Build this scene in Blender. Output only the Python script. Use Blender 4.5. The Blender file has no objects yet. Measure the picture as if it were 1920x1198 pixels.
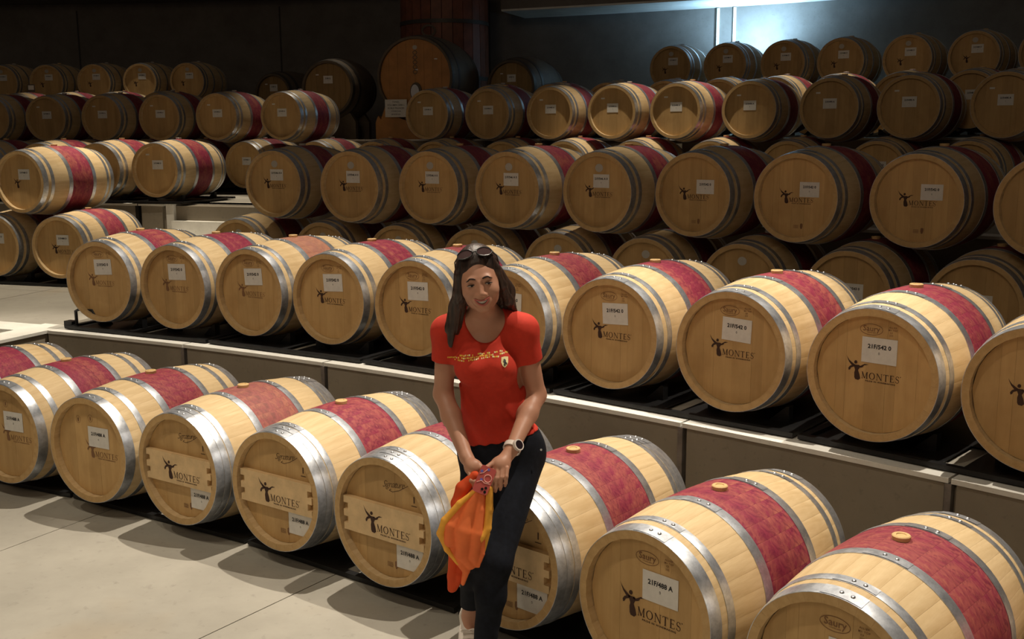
import bpy, bmesh, math, random
import numpy as np
from mathutils import Vector, Matrix
PI = math.pi
R_ = math.radians
rng = random.Random(7)
SC = bpy.context.scene
COL = SC.collection

# ------------------------------------------------------------------ camera
CAMH = 2.04                      # camera height above the lowest floor
PITCH, ROLL, FPX = 0.174137, -0.004558, 1960.2
cam_d = bpy.data.cameras.new('camera'); cam = bpy.data.objects.new('camera', cam_d); COL.objects.link(cam)
cam_d.sensor_width = 36.0; cam_d.lens = FPX*36.0/1920.0
cam_d.clip_start = 0.05; cam_d.clip_end = 200
fw = Vector((0, math.cos(PITCH), -math.sin(PITCH))); up = Vector((0, math.sin(PITCH), math.cos(PITCH))); ri = Vector((1, 0, 0))
ri2 = math.cos(ROLL)*ri+math.sin(ROLL)*up; up2 = -math.sin(ROLL)*ri+math.cos(ROLL)*up
m = Matrix((ri2, up2, -fw)).transposed().to_4x4(); m.translation = Vector((0, 0, CAMH))
cam.matrix_world = m
SC.camera = cam

# centre of the round cellar: every row is an arc about it
CX, CY = -10.2028, -8.41605
def P(R, th, z=0.0):
    t = R_(th); return Vector((CX+R*math.sin(t), CY+R*math.cos(t), z))

# ------------------------------------------------------------------ light
vs = SC.view_settings
vs.view_transform = 'Standard'; vs.look = 'None'; vs.gamma = 1.0; vs.use_curve_mapping = False
vs.exposure = 0.0
w = bpy.data.worlds.new('cellar_air'); SC.world = w; w.use_nodes = True
bg = w.node_tree.nodes['Background']; bg.inputs[0].default_value = (1.0, 0.80, 0.64, 1); bg.inputs[1].default_value = 0.036
def spot(R, th, z, power, cone=95, blend=0.6, size=0.09, color=(1.0, 0.86, 0.66), aim=None, tilt=0.25):
    d = bpy.data.lights.new('ceiling_spot', 'SPOT'); d.energy = power; d.color = color
    d.spot_size = R_(cone); d.spot_blend = blend; d.shadow_soft_size = size
    o = bpy.data.objects.new('ceiling_spot', d); COL.objects.link(o)
    p = P(R, th, z); o.location = p
    q = P(R-tilt*4, th, z-4) if aim is None else aim
    o.rotation_euler = (Vector(q)-p).to_track_quat('-Z', 'Y').to_euler()
    return o
HL = 7.6
# key lamps above the front rows, a little behind the heads: every barrel throws a short shadow forward
spot(18.05, 33.0, 7.4, 1850, 76, .25, .035, color=(1.0, .885, .73), aim=P(14.3, 32.4, 0))
spot(18.1, 46.0, 7.4, 1600, 60, .25, .035, color=(1.0, .885, .73), aim=P(14.9, 45.0, 0))
# floor lamps over the visitors' side, high in front of the heads
for th in (22, 31, 40):
    spot(13.0, th, HL, 245, 72, .6, .07, aim=P(14.8, th, 0))
# lamps over the terraces and the aisle
spot(20.9, 17.8, HL, 1500, 34, .5, .05, aim=P(21.0, 17.6, 1))
spot(18.6, 18.6, HL, 1400, 42, .5, .05, aim=P(18.7, 18.2, .8))
spot(22.3, 30.3, HL, 1300, 30, .7, .05, aim=P(22.95, 30.3, 1.6))
spot(24.1, 32.0, HL, 420, 17, .6, .05, aim=P(24.0, 32.0, 2))
spot(20.3, 32.9, HL, 620, 17, .6, .05, aim=P(20.1, 32.9, 2))
spot(25.0, 34.0, HL, 700, 26, .6, .05, aim=P(25.0, 34.0, 2))
spot(25.2, 19.0, HL, 480, 24, .6, .05, aim=P(23.6, 18.8, 2))
spot(25.4, 9.0, HL, 500, 30, .6, .05, aim=P(25.2, 9.0, 2))
# cool uplight behind the last row washes the back wall
u = spot(28.38, 29.2, 3.25, 260, 170, 1.0, .10, color=(0.40, 0.70, 1.0), aim=P(28.9, 29.0, 4.2)); u.name = 'wall_uplight'
# added soft fill light behind the camera, no fixture of the cellar
def area(loc, aim, power, size, color):
    d = bpy.data.lights.new('fill_panel', 'AREA'); d.energy = power; d.size = size; d.color = color
    o = bpy.data.objects.new('fill_panel', d); COL.objects.link(o); o.location = loc
    o.rotation_euler = (Vector(aim)-Vector(loc)).to_track_quat('-Z', 'Y').to_euler()
area((-2.5, -3.0, 6.0), (0.0, 5.0, 0.5), 95, 2.5, (1.0, 0.78, 0.55))

# ------------------------------------------------------------------ materials
def new_mat(name):
    m = bpy.data.materials.new(name); m.use_nodes = True
    nt = m.node_tree; b = nt.nodes['Principled BSDF']; return m, nt, b
def N(nt, kind, **kw):
    n = nt.nodes.new(kind)
    for k, v in kw.items():
        if k.startswith('i_'): n.inputs[int(k[2:])].default_value = v
        else: setattr(n, k, v)
    return n
def mathn(nt, op, a, b=None, clamp=False):
    n = nt.nodes.new('ShaderNodeMath'); n.operation = op; n.use_clamp = clamp
    for i, v in enumerate((a, b)):
        if v is None: continue
        if isinstance(v, (int, float)): n.inputs[i].default_value = v
        else: nt.links.new(v, n.inputs[i])
    return n.outputs[0]
def mixc(nt, fac, a, b, mode='MIX'):
    n = nt.nodes.new('ShaderNodeMix'); n.data_type = 'RGBA'; n.blend_type = mode
    for s, v in ((n.inputs[0], fac), (n.inputs[6], a), (n.inputs[7], b)):
        if isinstance(v, (int, float)): s.default_value = v
        elif isinstance(v, tuple): s.default_value = v if len(v) == 4 else v+(1,)
        else: nt.links.new(v, s)
    return n.outputs[2]
def noise(nt, vec, scale, detail=3, rough=0.6, dist=0.0):
    n = N(nt, 'ShaderNodeTexNoise'); n.inputs['Scale'].default_value = scale; n.inputs['Detail'].default_value = detail
    n.inputs['Roughness'].default_value = rough; n.inputs['Distortion'].default_value = dist
    if vec is not None: nt.links.new(vec, n.inputs['Vector'])
    return n.outputs[0]
def ramp(nt, fac, a, b):
    n = N(nt, 'ShaderNodeMapRange'); n.inputs[1].default_value = a; n.inputs[2].default_value = b
    nt.links.new(fac, n.inputs[0]); return n.outputs[0]
def scaled(nt, vec, s, off=None):
    n = N(nt, 'ShaderNodeMapping'); n.inputs['Scale'].default_value = s; nt.links.new(vec, n.inputs['Vector'])
    if off is not None: nt.links.new(off, n.inputs['Location'])
    return n.outputs[0]
def bump(nt, b, h, strength=0.2, dist=0.002):
    n = N(nt, 'ShaderNodeBump'); n.inputs['Strength'].default_value = strength; n.inputs['Distance'].default_value = dist
    nt.links.new(h, n.inputs['Height']); nt.links.new(n.outputs[0], b.inputs['Normal'])

def simple(name, col, rough=0.6, metal=0.0, nscale=0, namt=0.15, spec=None, bmp=0.0):
    m, nt, b = new_mat(name)
    b.inputs['Roughness'].default_value = rough; b.inputs['Metallic'].default_value = metal
    if spec is not None: b.inputs['Specular IOR Level'].default_value = spec
    c = tuple(col)+(1,)
    b.inputs['Base Color'].default_value = c
    if nscale:
        tc = N(nt, 'ShaderNodeTexCoord').outputs['Object']
        f = noise(nt, tc, nscale)
        d = tuple(max(0, v*(1-namt)) for v in col)+(1,); u = tuple(min(1, v*(1+namt)) for v in col)+(1,)
        nt.links.new(mixc(nt, ramp(nt, f, .3, .7), d, u), b.inputs['Base Color'])
        if bmp: bump(nt, b, f, bmp, 0.003)
    return m

def oak_mat(name, head):
    m, nt, b = new_mat(name)
    tc = N(nt, 'ShaderNodeTexCoord').outputs['Object']
    oi = N(nt, 'ShaderNodeObjectInfo')
    sep = N(nt, 'ShaderNodeSeparateColor'); nt.links.new(oi.outputs['Color'], sep.inputs[0])
    stain_amt, bright, seed = sep.outputs
    off = N(nt, 'ShaderNodeCombineXYZ'); nt.links.new(mathn(nt, 'MULTIPLY', seed, 37.0), off.inputs[0]); nt.links.new(mathn(nt, 'MULTIPLY', seed, 11.0), off.inputs[1])
    at = N(nt, 'ShaderNodeAttribute', attribute_name='tone').outputs['Fac']
    grainv = scaled(nt, tc, (26, 26, 3.2) if head else (34, 2.4, 34), off.outputs[0])
    g = noise(nt, grainv, 1.0, 5, 0.6, 0.4)
    blot = noise(nt, scaled(nt, tc, (5, 5, 5), off.outputs[0]), 1.0, 3)
    if head:
        c1, c2, c3 = (0.57, 0.368, 0.158), (0.49, 0.308, 0.125), (0.38, 0.22, 0.082)
    else:
        c1, c2, c3 = (0.70, 0.535, 0.31), (0.57, 0.41, 0.215), (0.46, 0.29, 0.12)
    c = mixc(nt, ramp(nt, g, .35, .7), c1+(1,), c2+(1,))
    c = mixc(nt, mathn(nt, 'MULTIPLY', ramp(nt, blot, .52, .8), .55), c, c3+(1,))
    t = mathn(nt, 'ADD', mathn(nt, 'MULTIPLY', mathn(nt, 'ADD', at, -0.5), 0.14 if head else .06), mathn(nt, 'MULTIPLY', mathn(nt, 'ADD', oi.outputs['Random'], -0.5), 0.14 if head else 0.055))
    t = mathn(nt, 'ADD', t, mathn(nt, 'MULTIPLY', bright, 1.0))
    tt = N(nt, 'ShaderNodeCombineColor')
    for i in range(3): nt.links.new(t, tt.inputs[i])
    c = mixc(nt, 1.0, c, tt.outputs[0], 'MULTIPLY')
    if not head:
        sx = N(nt, 'ShaderNodeSeparateXYZ'); nt.links.new(tc, sx.inputs[0])
        ay = mathn(nt, 'ABSOLUTE', sx.outputs[1])
        inb = mathn(nt, 'MULTIPLY', mathn(nt, 'LESS_THAN', ay, 0.157), stain_amt)
        n1 = noise(nt, scaled(nt, tc, (5.5, 7.5, 5.5), off.outputs[0]), 1.0, 6, 0.66, 1.2)
        n2 = noise(nt, scaled(nt, tc, (16, 30, 16), off.outputs[0]), 1.0, 4, 0.7, 2.0)
        w1 = mixc(nt, ramp(nt, n1, .44, .64), (0.26, 0.030, 0.062, 1), (0.37, 0.100, 0.080, 1))
        w1 = mixc(nt, mathn(nt, 'MULTIPLY', ramp(nt, n2, .48, .68), .8), w1, (0.13, 0.009, 0.035, 1))
        w1 = mixc(nt, mathn(nt, 'MULTIPLY', ramp(nt, n2, .44, .30), .35), w1, (0.50, 0.20, 0.13, 1))
        w1 = mixc(nt, 1.0, w1, tt.outputs[0], 'MULTIPLY')
        c = mixc(nt, inb, c, w1)
        ends = mixc(nt, 1.0, mixc(nt, ramp(nt, g, .35, .7), (0.56, 0.37, 0.17, 1), (0.47, 0.30, 0.125, 1)), tt.outputs[0], 'MULTIPLY')
        c = mixc(nt, mathn(nt, 'GREATER_THAN', ay, 0.4735), c, ends)
    nt.links.new(c, b.inputs['Base Color'])
    b.inputs['Roughness'].default_value = 0.62
    b.inputs['Specular IOR Level'].default_value = 0.3
    bump(nt, b, g, 0.25, 0.0012)
    return m

M = {}
M['oak'] = oak_mat('oak_staves', False)
M['head'] = oak_mat('oak_head', True)
M['board'] = simple('pine_board', (0.66, 0.47, 0.25), 0.6, 0, 14, 0.14)
# galvanised hoop steel: blotchy spangle
m_, nt, b = new_mat('galvanised_steel'); tc = N(nt, 'ShaderNodeTexCoord').outputs['Object']
f1 = noise(nt, tc, 34, 4, .7); f2 = noise(nt, tc, 9, 3)
nt.links.new(mixc(nt, ramp(nt, f1, .35, .65), (0.44, 0.465, 0.51, 1), (0.64, 0.665, 0.71, 1)), b.inputs['Base Color'])
b.inputs['Metallic'].default_value = 0.85
nt.links.new(mathn(nt, 'ADD', mathn(nt, 'MULTIPLY', f2, .3), .25), b.inputs['Roughness']); M['hoop'] = m_
M['rivet'] = simple('rivet_steel', (0.7, 0.72, 0.75), 0.3, 0.9)
M['mark'] = simple('burnt_brand', (0.045, 0.018, 0.010), 0.8)
M['mark_soft'] = simple('faint_brand', (0.20, 0.10, 0.045), 0.8)
M['ink'] = simple('black_print', (0.012, 0.012, 0.014), 0.6)
M['card'] = simple('white_card', (0.66, 0.64, 0.60), 0.55, 0, 30, .05)
M['sticker'] = simple('translucent_seal', (0.42, 0.40, 0.36), 0.35)
M['bung'] = simple('wood_bung', (0.62, 0.42, 0.19), 0.55, 0, 40, .12)
M['silicone'] = simple('silicone_bung', (0.48, 0.45, 0.40), 0.4)
M['rack'] = simple('black_steel', (0.012, 0.012, 0.013), 0.45, 0.3, 20, .3)
# concretes
def concrete(name, a, b_, scale, rough=0.8, stain=None, bmp=.3):
    m, nt, b = new_mat(name); tc = N(nt, 'ShaderNodeTexCoord').outputs['Object']
    oi = N(nt, 'ShaderNodeObjectInfo').outputs['Random']
    f = noise(nt, tc, scale, 5, .65); g = noise(nt, tc, scale*14, 3, .6); h = noise(nt, tc, scale*.3, 3)
    c = mixc(nt, ramp(nt, f, .3, .7), a+(1,), b_+(1,))
    c = mixc(nt, mathn(nt, 'MULTIPLY', ramp(nt, g, .6, .78), .35), c, tuple(v*.45 for v in a)+(1,))
    c = mixc(nt, mathn(nt, 'MULTIPLY', ramp(nt, h, .45, .75), .35), c, tuple(v*.72 for v in a)+(1,))
    if stain: c = mixc(nt, mathn(nt, 'MULTIPLY', ramp(nt, noise(nt, tc, .9, 3), .58, .75), .5), c, stain+(1,))
    nt.links.new(c, b.inputs['Base Color']); b.inputs['Roughness'].default_value = rough
    b.inputs['Specular IOR Level'].default_value = 0.25
    bump(nt, b, g, bmp, 0.002)
    return m
M['floor'] = concrete('worn_concrete_floor', (0.30, 0.282, 0.242), (0.41, 0.388, 0.335), 1.3, 0.7, (0.36, 0.29, 0.20))
M['coping'] = concrete('white_coping', (0.66, 0.65, 0.60), (0.80, 0.79, 0.74), 4, .7)
M['wall'] = concrete('concrete_wall', (0.225, 0.195, 0.15), (0.28, 0.245, 0.19), 2.2, .85)
M['backwall'] = concrete('dark_back_wall', (0.16, 0.142, 0.125), (0.22, 0.20, 0.18), 2.5, .85)
M['strip'] = simple('metal_strip', (0.24, 0.22, 0.21), 0.45, 0.5, 12, .3)
M['redwood'] = simple('old_vat_wood', (0.16, 0.05, 0.025), 0.5, 0, 5, .35)
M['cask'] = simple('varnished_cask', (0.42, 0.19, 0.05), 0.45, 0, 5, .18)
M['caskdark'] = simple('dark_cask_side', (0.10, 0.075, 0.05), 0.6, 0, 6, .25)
M['darkhoop'] = simple('dark_hoop', (0.06, 0.055, 0.05), 0.5, 0.5)
M['skin'] = simple('skin', (0.47, 0.235, 0.150), 0.5, 0, 8, .06)
M['hair'] = None
M['shirt'] = simple('red_cotton', (0.54, 0.030, 0.011), 0.85, 0, 60, .06, bmp=.1)
M['jeans'] = simple('dark_navy_denim', (0.0075, 0.0095, 0.0155), 0.85, 0, 50, .25, spec=.2, bmp=.15)
M['yellow'] = simple('yellow_print', (0.80, 0.50, 0.06), 0.7)
M['cream'] = simple('cream_print', (0.85, 0.74, 0.38), 0.7)
M['orange'] = simple('orange_cloth', (0.93, 0.20, 0.055), 0.8, 0, 12, .12)
M['deep_orange'] = simple('deep_orange_cloth', (0.66, 0.07, 0.01), 0.8, 0, 12, .12)
M['yellow_cloth'] = simple('yellow_cloth', (0.88, 0.42, 0.05), 0.8, 0, 12, .12)
M['watch'] = simple('white_rubber', (0.74, 0.66, 0.60), 0.4)
M['glass'] = simple('dark_glass', (0.02, 0.012, 0.015), 0.12)
M['lens'] = simple('sunglass_lens', (0.05, 0.03, 0.03), 0.08)
M['frame'] = simple('black_plastic', (0.01, 0.01, 0.01), 0.3)
M['case'] = simple('rose_phone_case', (0.50, 0.10, 0.09), 0.35)
M['pink'] = simple('pink_print', (0.80, 0.42, 0.36), 0.4)
M['blue'] = simple('violet_print', (0.16, 0.14, 0.48), 0.4)
M['shoe'] = simple('white_canvas', (0.72, 0.66, 0.60), 0.7, 0, 40, .05)
M['shoelining'] = simple('grey_lining', (0.10, 0.08, 0.07), 0.8)
M['teeth'] = simple('teeth', (0.80, 0.74, 0.66), 0.3)
M['lips'] = simple('lips', (0.42, 0.105, 0.085), 0.4)
M['mouth'] = simple('mouth_inside', (0.10, 0.02, 0.018), 0.6)
M['brow'] = simple('eyebrow_hair', (0.028, 0.014, 0.010), 0.8)
M['eyewhite'] = simple('eye_white', (0.60, 0.52, 0.48), 0.3)
M['iris'] = simple('dark_iris', (0.015, 0.008, 0.006), 0.15)
m_, nt, b = new_mat('dark_brown_hair'); tc = N(nt, 'ShaderNodeTexCoord').outputs['Object']
f1 = noise(nt, scaled(nt, tc, (120, 60, 5)), 1.0, 4, .6)
nt.links.new(mixc(nt, ramp(nt, f1, .35, .7), (0.010, 0.006, 0.005, 1), (0.060, 0.028, 0.018, 1)), b.inputs['Base Color'])
b.inputs['Roughness'].default_value = 0.45; bump(nt, b, f1, .6, .004); M['hair'] = m_

# ------------------------------------------------------------------ mesh helpers
def mesh(name, V, F, mats, smooth=None, mi=None, tone=None):
    me = bpy.data.meshes.new(name); me.from_pydata([tuple(v) for v in V], [], F); me.update()
    for k in (mats if isinstance(mats, (list, tuple)) else [mats]): me.materials.append(M[k])
    if mi is not None: me.polygons.foreach_set('material_index', mi)
    if smooth is not None:
        me.shade_smooth(); me['smooth'] = float(smooth)
        if smooth < 179: me.set_sharp_from_angle(angle=R_(smooth))
    if tone is not None:
        a = me.attributes.new('tone', 'FLOAT', 'FACE'); a.data.foreach_set('value', tone)
    return me
def ob(name, me, parent=None, loc=None, rot=None, color=None):
    o = bpy.data.objects.new(name, me); COL.objects.link(o)
    if parent is not None: o.parent = parent
    if loc is not None: o.location = loc
    if rot is not None: o.rotation_euler = rot
    if color is not None: o.color = color
    return o
def empty(name, loc, rz=0, label=None, cat=None, group=None):
    o = bpy.data.objects.new(name, None); COL.objects.link(o); o.location = loc; o.rotation_euler = (0, 0, rz)
    o.empty_display_size = 0.1
    tag(o, label, cat, group); return o
def tag(o, label=None, cat=None, group=None, kind=None):
    if label: o['label'] = label
    if cat: o['category'] = cat
    if group: o['group'] = group
    if kind: o['kind'] = kind
    return o
class MB:
    def __init__(s): s.V = []; s.F = []; s.T = []
    def add(s, V, F, t=0.5):
        n = len(s.V); s.V += [tuple(v) for v in V]; s.F += [tuple(i+n for i in f) for f in F]; s.T += [t]*len(F); return s
    def box(s, a, b, t=0.5):
        (x0, y0, z0), (x1, y1, z1) = a, b
        V = [(x0, y0, z0), (x1, y0, z0), (x1, y1, z0), (x0, y1, z0), (x0, y0, z1), (x1, y0, z1), (x1, y1, z1), (x0, y1, z1)]
        return s.add(V, [(0, 3, 2, 1), (4, 5, 6, 7), (0, 1, 5, 4), (1, 2, 6, 5), (2, 3, 7, 6), (3, 0, 4, 7)], t)
    def prism(s, poly, y0, y1, t=0.5):          # polygon in x,z extruded along y (front y0)
        n = len(poly); V = [(x, y0, z) for x, z in poly]+[(x, y1, z) for x, z in poly]
        F = [tuple(range(n)), tuple(range(2*n-1, n-1, -1))]+[(i, i+n, (i+1) % n+n, (i+1) % n) for i in range(n)]
        return s.add(V, F, t)
    def tube(s, pts, r, n=8, t=0.5, closed=False):
        pts = [Vector(p) for p in pts]; rr = r if isinstance(r, (list, tuple)) else [r]*len(pts)
        V = []; F = []; K = len(pts)
        for i, p in enumerate(pts):
            if closed: d = pts[(i+1) % K]-pts[i-1]
            else: d = pts[min(i+1, K-1)]-pts[max(i-1, 0)]
            d.normalize(); a = d.orthogonal() if i == 0 else (a-d*a.dot(d))
            a.normalize(); c = d.cross(a)
            for k in range(n):
                q = 2*PI*k/n; V.append(p+(a*math.cos(q)+c*math.sin(q))*rr[i])
        for i in range(K if closed else K-1):
            for k in range(n):
                j = (i+1) % K; F.append((i*n+k, i*n+(k+1) % n, j*n+(k+1) % n, j*n+k))
        if not closed: F += [tuple(range(n-1, -1, -1)), tuple(range((K-1)*n, K*n))]
        return s.add(V, F, t)
    def build(s, name, mats, smooth=None, tone=False): return mesh(name, s.V, s.F, mats, smooth, tone=s.T if tone else None)
def fix(me):
    bm = bmesh.new(); bm.from_mesh(me); bmesh.ops.recalc_face_normals(bm, faces=bm.faces); bm.to_mesh(me); bm.free()
    if 'smooth' in me.keys():
        for e in me.edges: e.use_edge_sharp = False
        me.set_sharp_from_angle(angle=R_(me['smooth']))
    return me

# ------------------------------------------------------------------ setting
def sector(mb, R0, R1, t0, t1, z0, z1, step=1.0, t=0.5):
    n = max(1, int(math.ceil(abs(t1-t0)/step)))
    V = []; F = []
    for i in range(n+1):
        th = t0+(t1-t0)*i/n
        for (R, z) in ((R0, z0), (R1, z0), (R1, z1), (R0, z1)): V.append(P(R, th, z))
    for i in range(n):
        a, c = 4*i, 4*i+4
        for k in range(4): F.append((a+k, a+(k+1) % 4, c+(k+1) % 4, c+k))
    F += [(0, 3, 2, 1), (4*n, 4*n+1, 4*n+2, 4*n+3)]
    return mb.add(V, F, t)
def sec_obj(name, mat, args_list, parent=None, kind=None, step=1.0):
    mb = MB()
    for a in args_list: sector(mb, *a, step=step)
    o = ob(name, fix(mb.build(name, mat)), parent)
    if kind: o['kind'] = kind
    return o
Z1, Z2, Z3, Z4 = 0.0, 0.64, 1.315, 1.99
G_ = 0.012   # joint half width in degrees
def slabs(root, Rs, ths, z):
    for i in range(len(Rs)-1):
        for j in range(len(ths)-1):
            sec_obj('slab', 'floor', [(Rs[i]+.003, Rs[i+1]-.003, ths[j]+G_, ths[j+1]-G_, z-.03, z)], root)
fl = sec_obj('floor', 'wall', [(5.0, 17.5, 8, 62, -.2, -.012)], kind='structure')
slabs(fl, [5.0, 9.0, 12.9, 17.35], [8, 17.9, 23.8, 29.7, 35.6, 41.6, 47.6, 54, 62], Z1)
fl2 = sec_obj('floor', 'wall', [(17.5, 21.2, -4, 62, .3, Z2-.012)], kind='structure')
slabs(fl2, [17.55, 18.95, 20.9], [-4, 4, 12, 18.0, 24.0, 30.0, 36.0, 42.0, 48.0, 54, 62], Z2)
fl3 = sec_obj('floor', 'wall', [(20.9, 24.2, -8, 62, 1.0, Z3-.012)], kind='structure')
slabs(fl3, [21.1, 22.5, 24.1], [-8, 0, 6, 12, 18.0, 24.0, 30.0, 36.0, 42.0, 48.0, 55, 62], Z3)
fl4 = sec_obj('floor', 'wall', [(24.2, 29.2, -14, 62, 1.7, Z4-.012)], kind='structure')
slabs(fl4, [24.3, 26.5, 29.0], [-14, -6, 0, 6, 12, 18.0, 24.0, 30.0, 36.0, 42.0, 48.0, 55, 62], Z4)
fl4['kind'] = 'structure'
# retaining walls: panels between metal joint strips, white coping on top
def retaining(name, tname, R, z0, z1, ths, t_end, stripw=0.05, dark=False, thick=.22):
    w = sec_obj(name, 'wall', [(R+.03, R+thick, ths[0], t_end, z0-.05, z1-.03)], kind='structure')
    edges = ths+[t_end]
    for a, c in zip(edges[:-1], edges[1:]):
        g = 0.0 if a == ths[0] else math.degrees(stripw/2/R)
        h = math.degrees(stripw/2/R)
        sec_obj('panel', 'wall', [(R, R+.035, a+g, c-h, z0-.02, z1-.012)], w)
    for a in ths[1:]:
        h = math.degrees(stripw/2/R)
        sec_obj('joint_strip', 'frame' if dark else 'strip', [(R-.014, R+.04, a-h*.75, a+h*.35, z0, z1-.016)], w, step=.2)
    t = sec_obj(tname, 'coping', [(R-.012, R+thick-.03, a+.02, c-.02, z1-.014, z1+.008) for a, c in zip(edges[:-1], edges[1:])], kind='structure')
    return w
retaining('wall_lower_terrace', 'trim_1', 17.35, Z1, Z2, [23.06, 27.32, 31.35, 35.4, 39.51, 43.77, 47.9, 52], 58)
retaining('wall_middle_terrace_left', 'trim_2', 20.85, Z2, Z3, [2.0, 6.2, 9.8, 13.4, 17.03], 17.98, .08, True)
retaining('wall_middle_terrace_right', 'trim_3', 20.85, Z2, Z3, [22.25, 26.4, 30.5, 34.6, 38.7, 42.8, 47], 55, .06)
retaining('wall_upper_terrace', 'trim_4', 24.13, Z3, Z4, [-4, 2, 8, 14, 20, 26, 32, 38, 44], 52, .06, False, .08)
# low wing wall and the stairs beside it
sec_obj('wall_wing', 'wall', [(15.2, 17.36, 22.33, 23.0, 0, Z2-.014)], kind='structure')
sec_obj('trim_5', 'coping', [(15.2, 17.56, 22.25, 23.06, Z2-.014, Z2+.008)], kind='structure')
sec_obj('wall_wing_middle', 'coping', [(20.86, 21.9, 17.98, 18.25, Z2, Z3+.008)], kind='structure')
def stairs(name, R, dr, t0, t1, z0, z1, n=4):
    root = sec_obj(name, 'wall', [(R-dr*(n-1)+.02, R+.3, t0+.01, t1-.01, z0-.05, z0+.01)], kind='structure')
    h = (z1-z0)/n
    for k in range(n):
        sec_obj('step', 'coping', [(R-dr*(n-1-k), R+.25, t0, t1, z0+h*k+.001, z0+h*(k+1))], root)
stairs('stairs_lower', 17.3, .3, 16.0, 22.25, Z1, Z2)
stairs('stairs_middle', 21.1, .3, 18.26, 22.2, Z2, Z3)
# back wall, ledge with its soffit, two metal strips
bw = sec_obj('wall_back', 'backwall', [(29.0, 29.3, -16, 60, 1.9, 6.5)], kind='structure')
sec_obj('trim_6', 'coping', [(27.9, 29.0, 21.12, 60, 4.03, 4.06)], kind='structure')
for a in (27.75, 28.28):
    sec_obj('metal_strip', 'coping', [(28.955, 29.0, a, a+.07, Z4, 4.02)], bw, step=.1)  # coping white on the metal stands in for the light it catches
for a in (-4, 3.9, 11.8, 19.8, 41):
    sec_obj('joint_strip', 'darkhoop', [(28.99, 29.0, a, a+.05, Z4, 4.4)], bw, step=.1)
sec_obj('ceiling', 'backwall', [(27.9, 29.2, 21.1, 60, 4.06, 6.6), (27.9, 29.2, -16, 21.1, 4.52, 6.6)], kind='structure')

# ------------------------------------------------------------------ markings
_txt = {}
def text_geo(body, size, bold=0.0, spacing=1.0, sx=1.0):
    key = (body, size, bold, spacing, sx)
    if key in _txt: return _txt[key]
    cu = bpy.data.curves.new('t', 'FONT'); cu.body = body; cu.size = size; cu.offset = bold; cu.space_character = spacing
    cu.align_x = 'CENTER'; cu.align_y = 'CENTER'; cu.resolution_u = 2; cu.fill_mode = 'FRONT'
    o = bpy.data.objects.new('t', cu); COL.objects.link(o)
    dg = bpy.context.evaluated_depsgraph_get(); dg.update()
    me = bpy.data.meshes.new_from_object(o.evaluated_get(dg))
    V = [(v.co.x*sx, v.co.y) for v in me.vertices]; F = [tuple(p.vertices) for p in me.polygons]
    bpy.data.objects.remove(o); bpy.data.curves.remove(cu); bpy.data.meshes.remove(me)
    _txt[key] = (V, F); return V, F
def add_text(mb, body, size, cx, cz, y, bold=0.0, spacing=1.0, sx=1.0, rot=0.0):
    V, F = text_geo(body, size, bold, spacing, sx)
    c, s = math.cos(rot), math.sin(rot)
    return mb.add([(cx+x*c-z*s, y, cz+x*s+z*c) for x, z in V], F)
def stroke(mb, p, q, w, x0, z0, s, y):
    p = Vector(p); q = Vector(q); d = (q-p).normalized(); n = Vector((-d.y, d.x))*w/2
    mb.add([(x0+v.x*s, y, z0+v.y*s) for v in (p+n, p-n, q-n, q+n)], [(0, 1, 2, 3)])
GL = {'M': (1.0, [((.15, 0), (.15, 1), .06), ((.15, 1), (.5, .05), .13), ((.5, .05), (.85, 1), .06), ((.85, 0), (.85, 1), .14), ((.03, .02), (.28, .02), .05), ((.7, .02), (1, .02), .05), ((.03, .98), (.2, .98), .05), ((.82, .98), (1, .98), .05)]),
      'N': (.9, [((.15, 0), (.15, 1), .06), ((.15, 1), (.8, .03), .13), ((.8, 0), (.8, 1), .06), ((.02, .02), (.28, .02), .05), ((.02, .98), (.2, .98), .05), ((.68, .98), (.93, .98), .05)]),
      'T': (.78, [((.39, 0), (.39, 1), .14), ((.03, .97), (.75, .97), .06), ((.05, .8), (.05, .97), .05), ((.73, .8), (.73, .97), .05), ((.25, .02), (.53, .02), .05)]),
      'E': (.68, [((.17, 0), (.17, 1), .14), ((.05, .97), (.6, .97), .06), ((.05, .03), (.63, .03), .06), ((.17, .52), (.48, .52), .05), ((.6, .82), (.6, .97), .05), ((.63, .03), (.63, .2), .05), ((.48, .42), (.48, .62), .04)])}
def glyphs(mb, word, x0, z0, s, y, gap=.16):
    x = 0
    for ch in word:
        if ch in GL:
            wd, st = GL[ch]
            for p, q, w in st: stroke(mb, (p[0]+x, p[1]), (q[0]+x, q[1]), w, x0, z0, s, y)
        elif ch == 'O':
            wd = .9; n = 20; cxx = x+.45
            for k in range(n):
                a0, a1 = 2*PI*k/n, 2*PI*(k+1)/n
                am = (a0+a1)/2; w = .055+.085*abs(math.cos(am))
                stroke(mb, (cxx+.38*math.cos(a0), .5+.48*math.sin(a0)), (cxx+.38*math.cos(a1), .5+.48*math.sin(a1)), w, x0, z0, s, y)
        elif ch == 'S':
            wd = .6; pts = []
            for k in range(9): a = R_(20+k*28.75); pts.append((x+.29+.2*math.cos(a), .74+.24*math.sin(a)))
            for k in range(9): a = R_(90-k*30); pts.append((x+.29+.23*math.cos(a), .26+.25*math.sin(a)))
            for k, (p, q) in enumerate(zip(pts[:-1], pts[1:])): stroke(mb, p, q, .06+.08*max(0, 1-abs(k-8)/4.5), x0, z0, s, y)
            stroke(mb, (x+.49, .76), (x+.49, .95), .05, x0, z0, s, y); stroke(mb, (x+.06, .06), (x+.06, .27), .05, x0, z0, s, y)
        x += wd+gap
    return x*s
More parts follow.
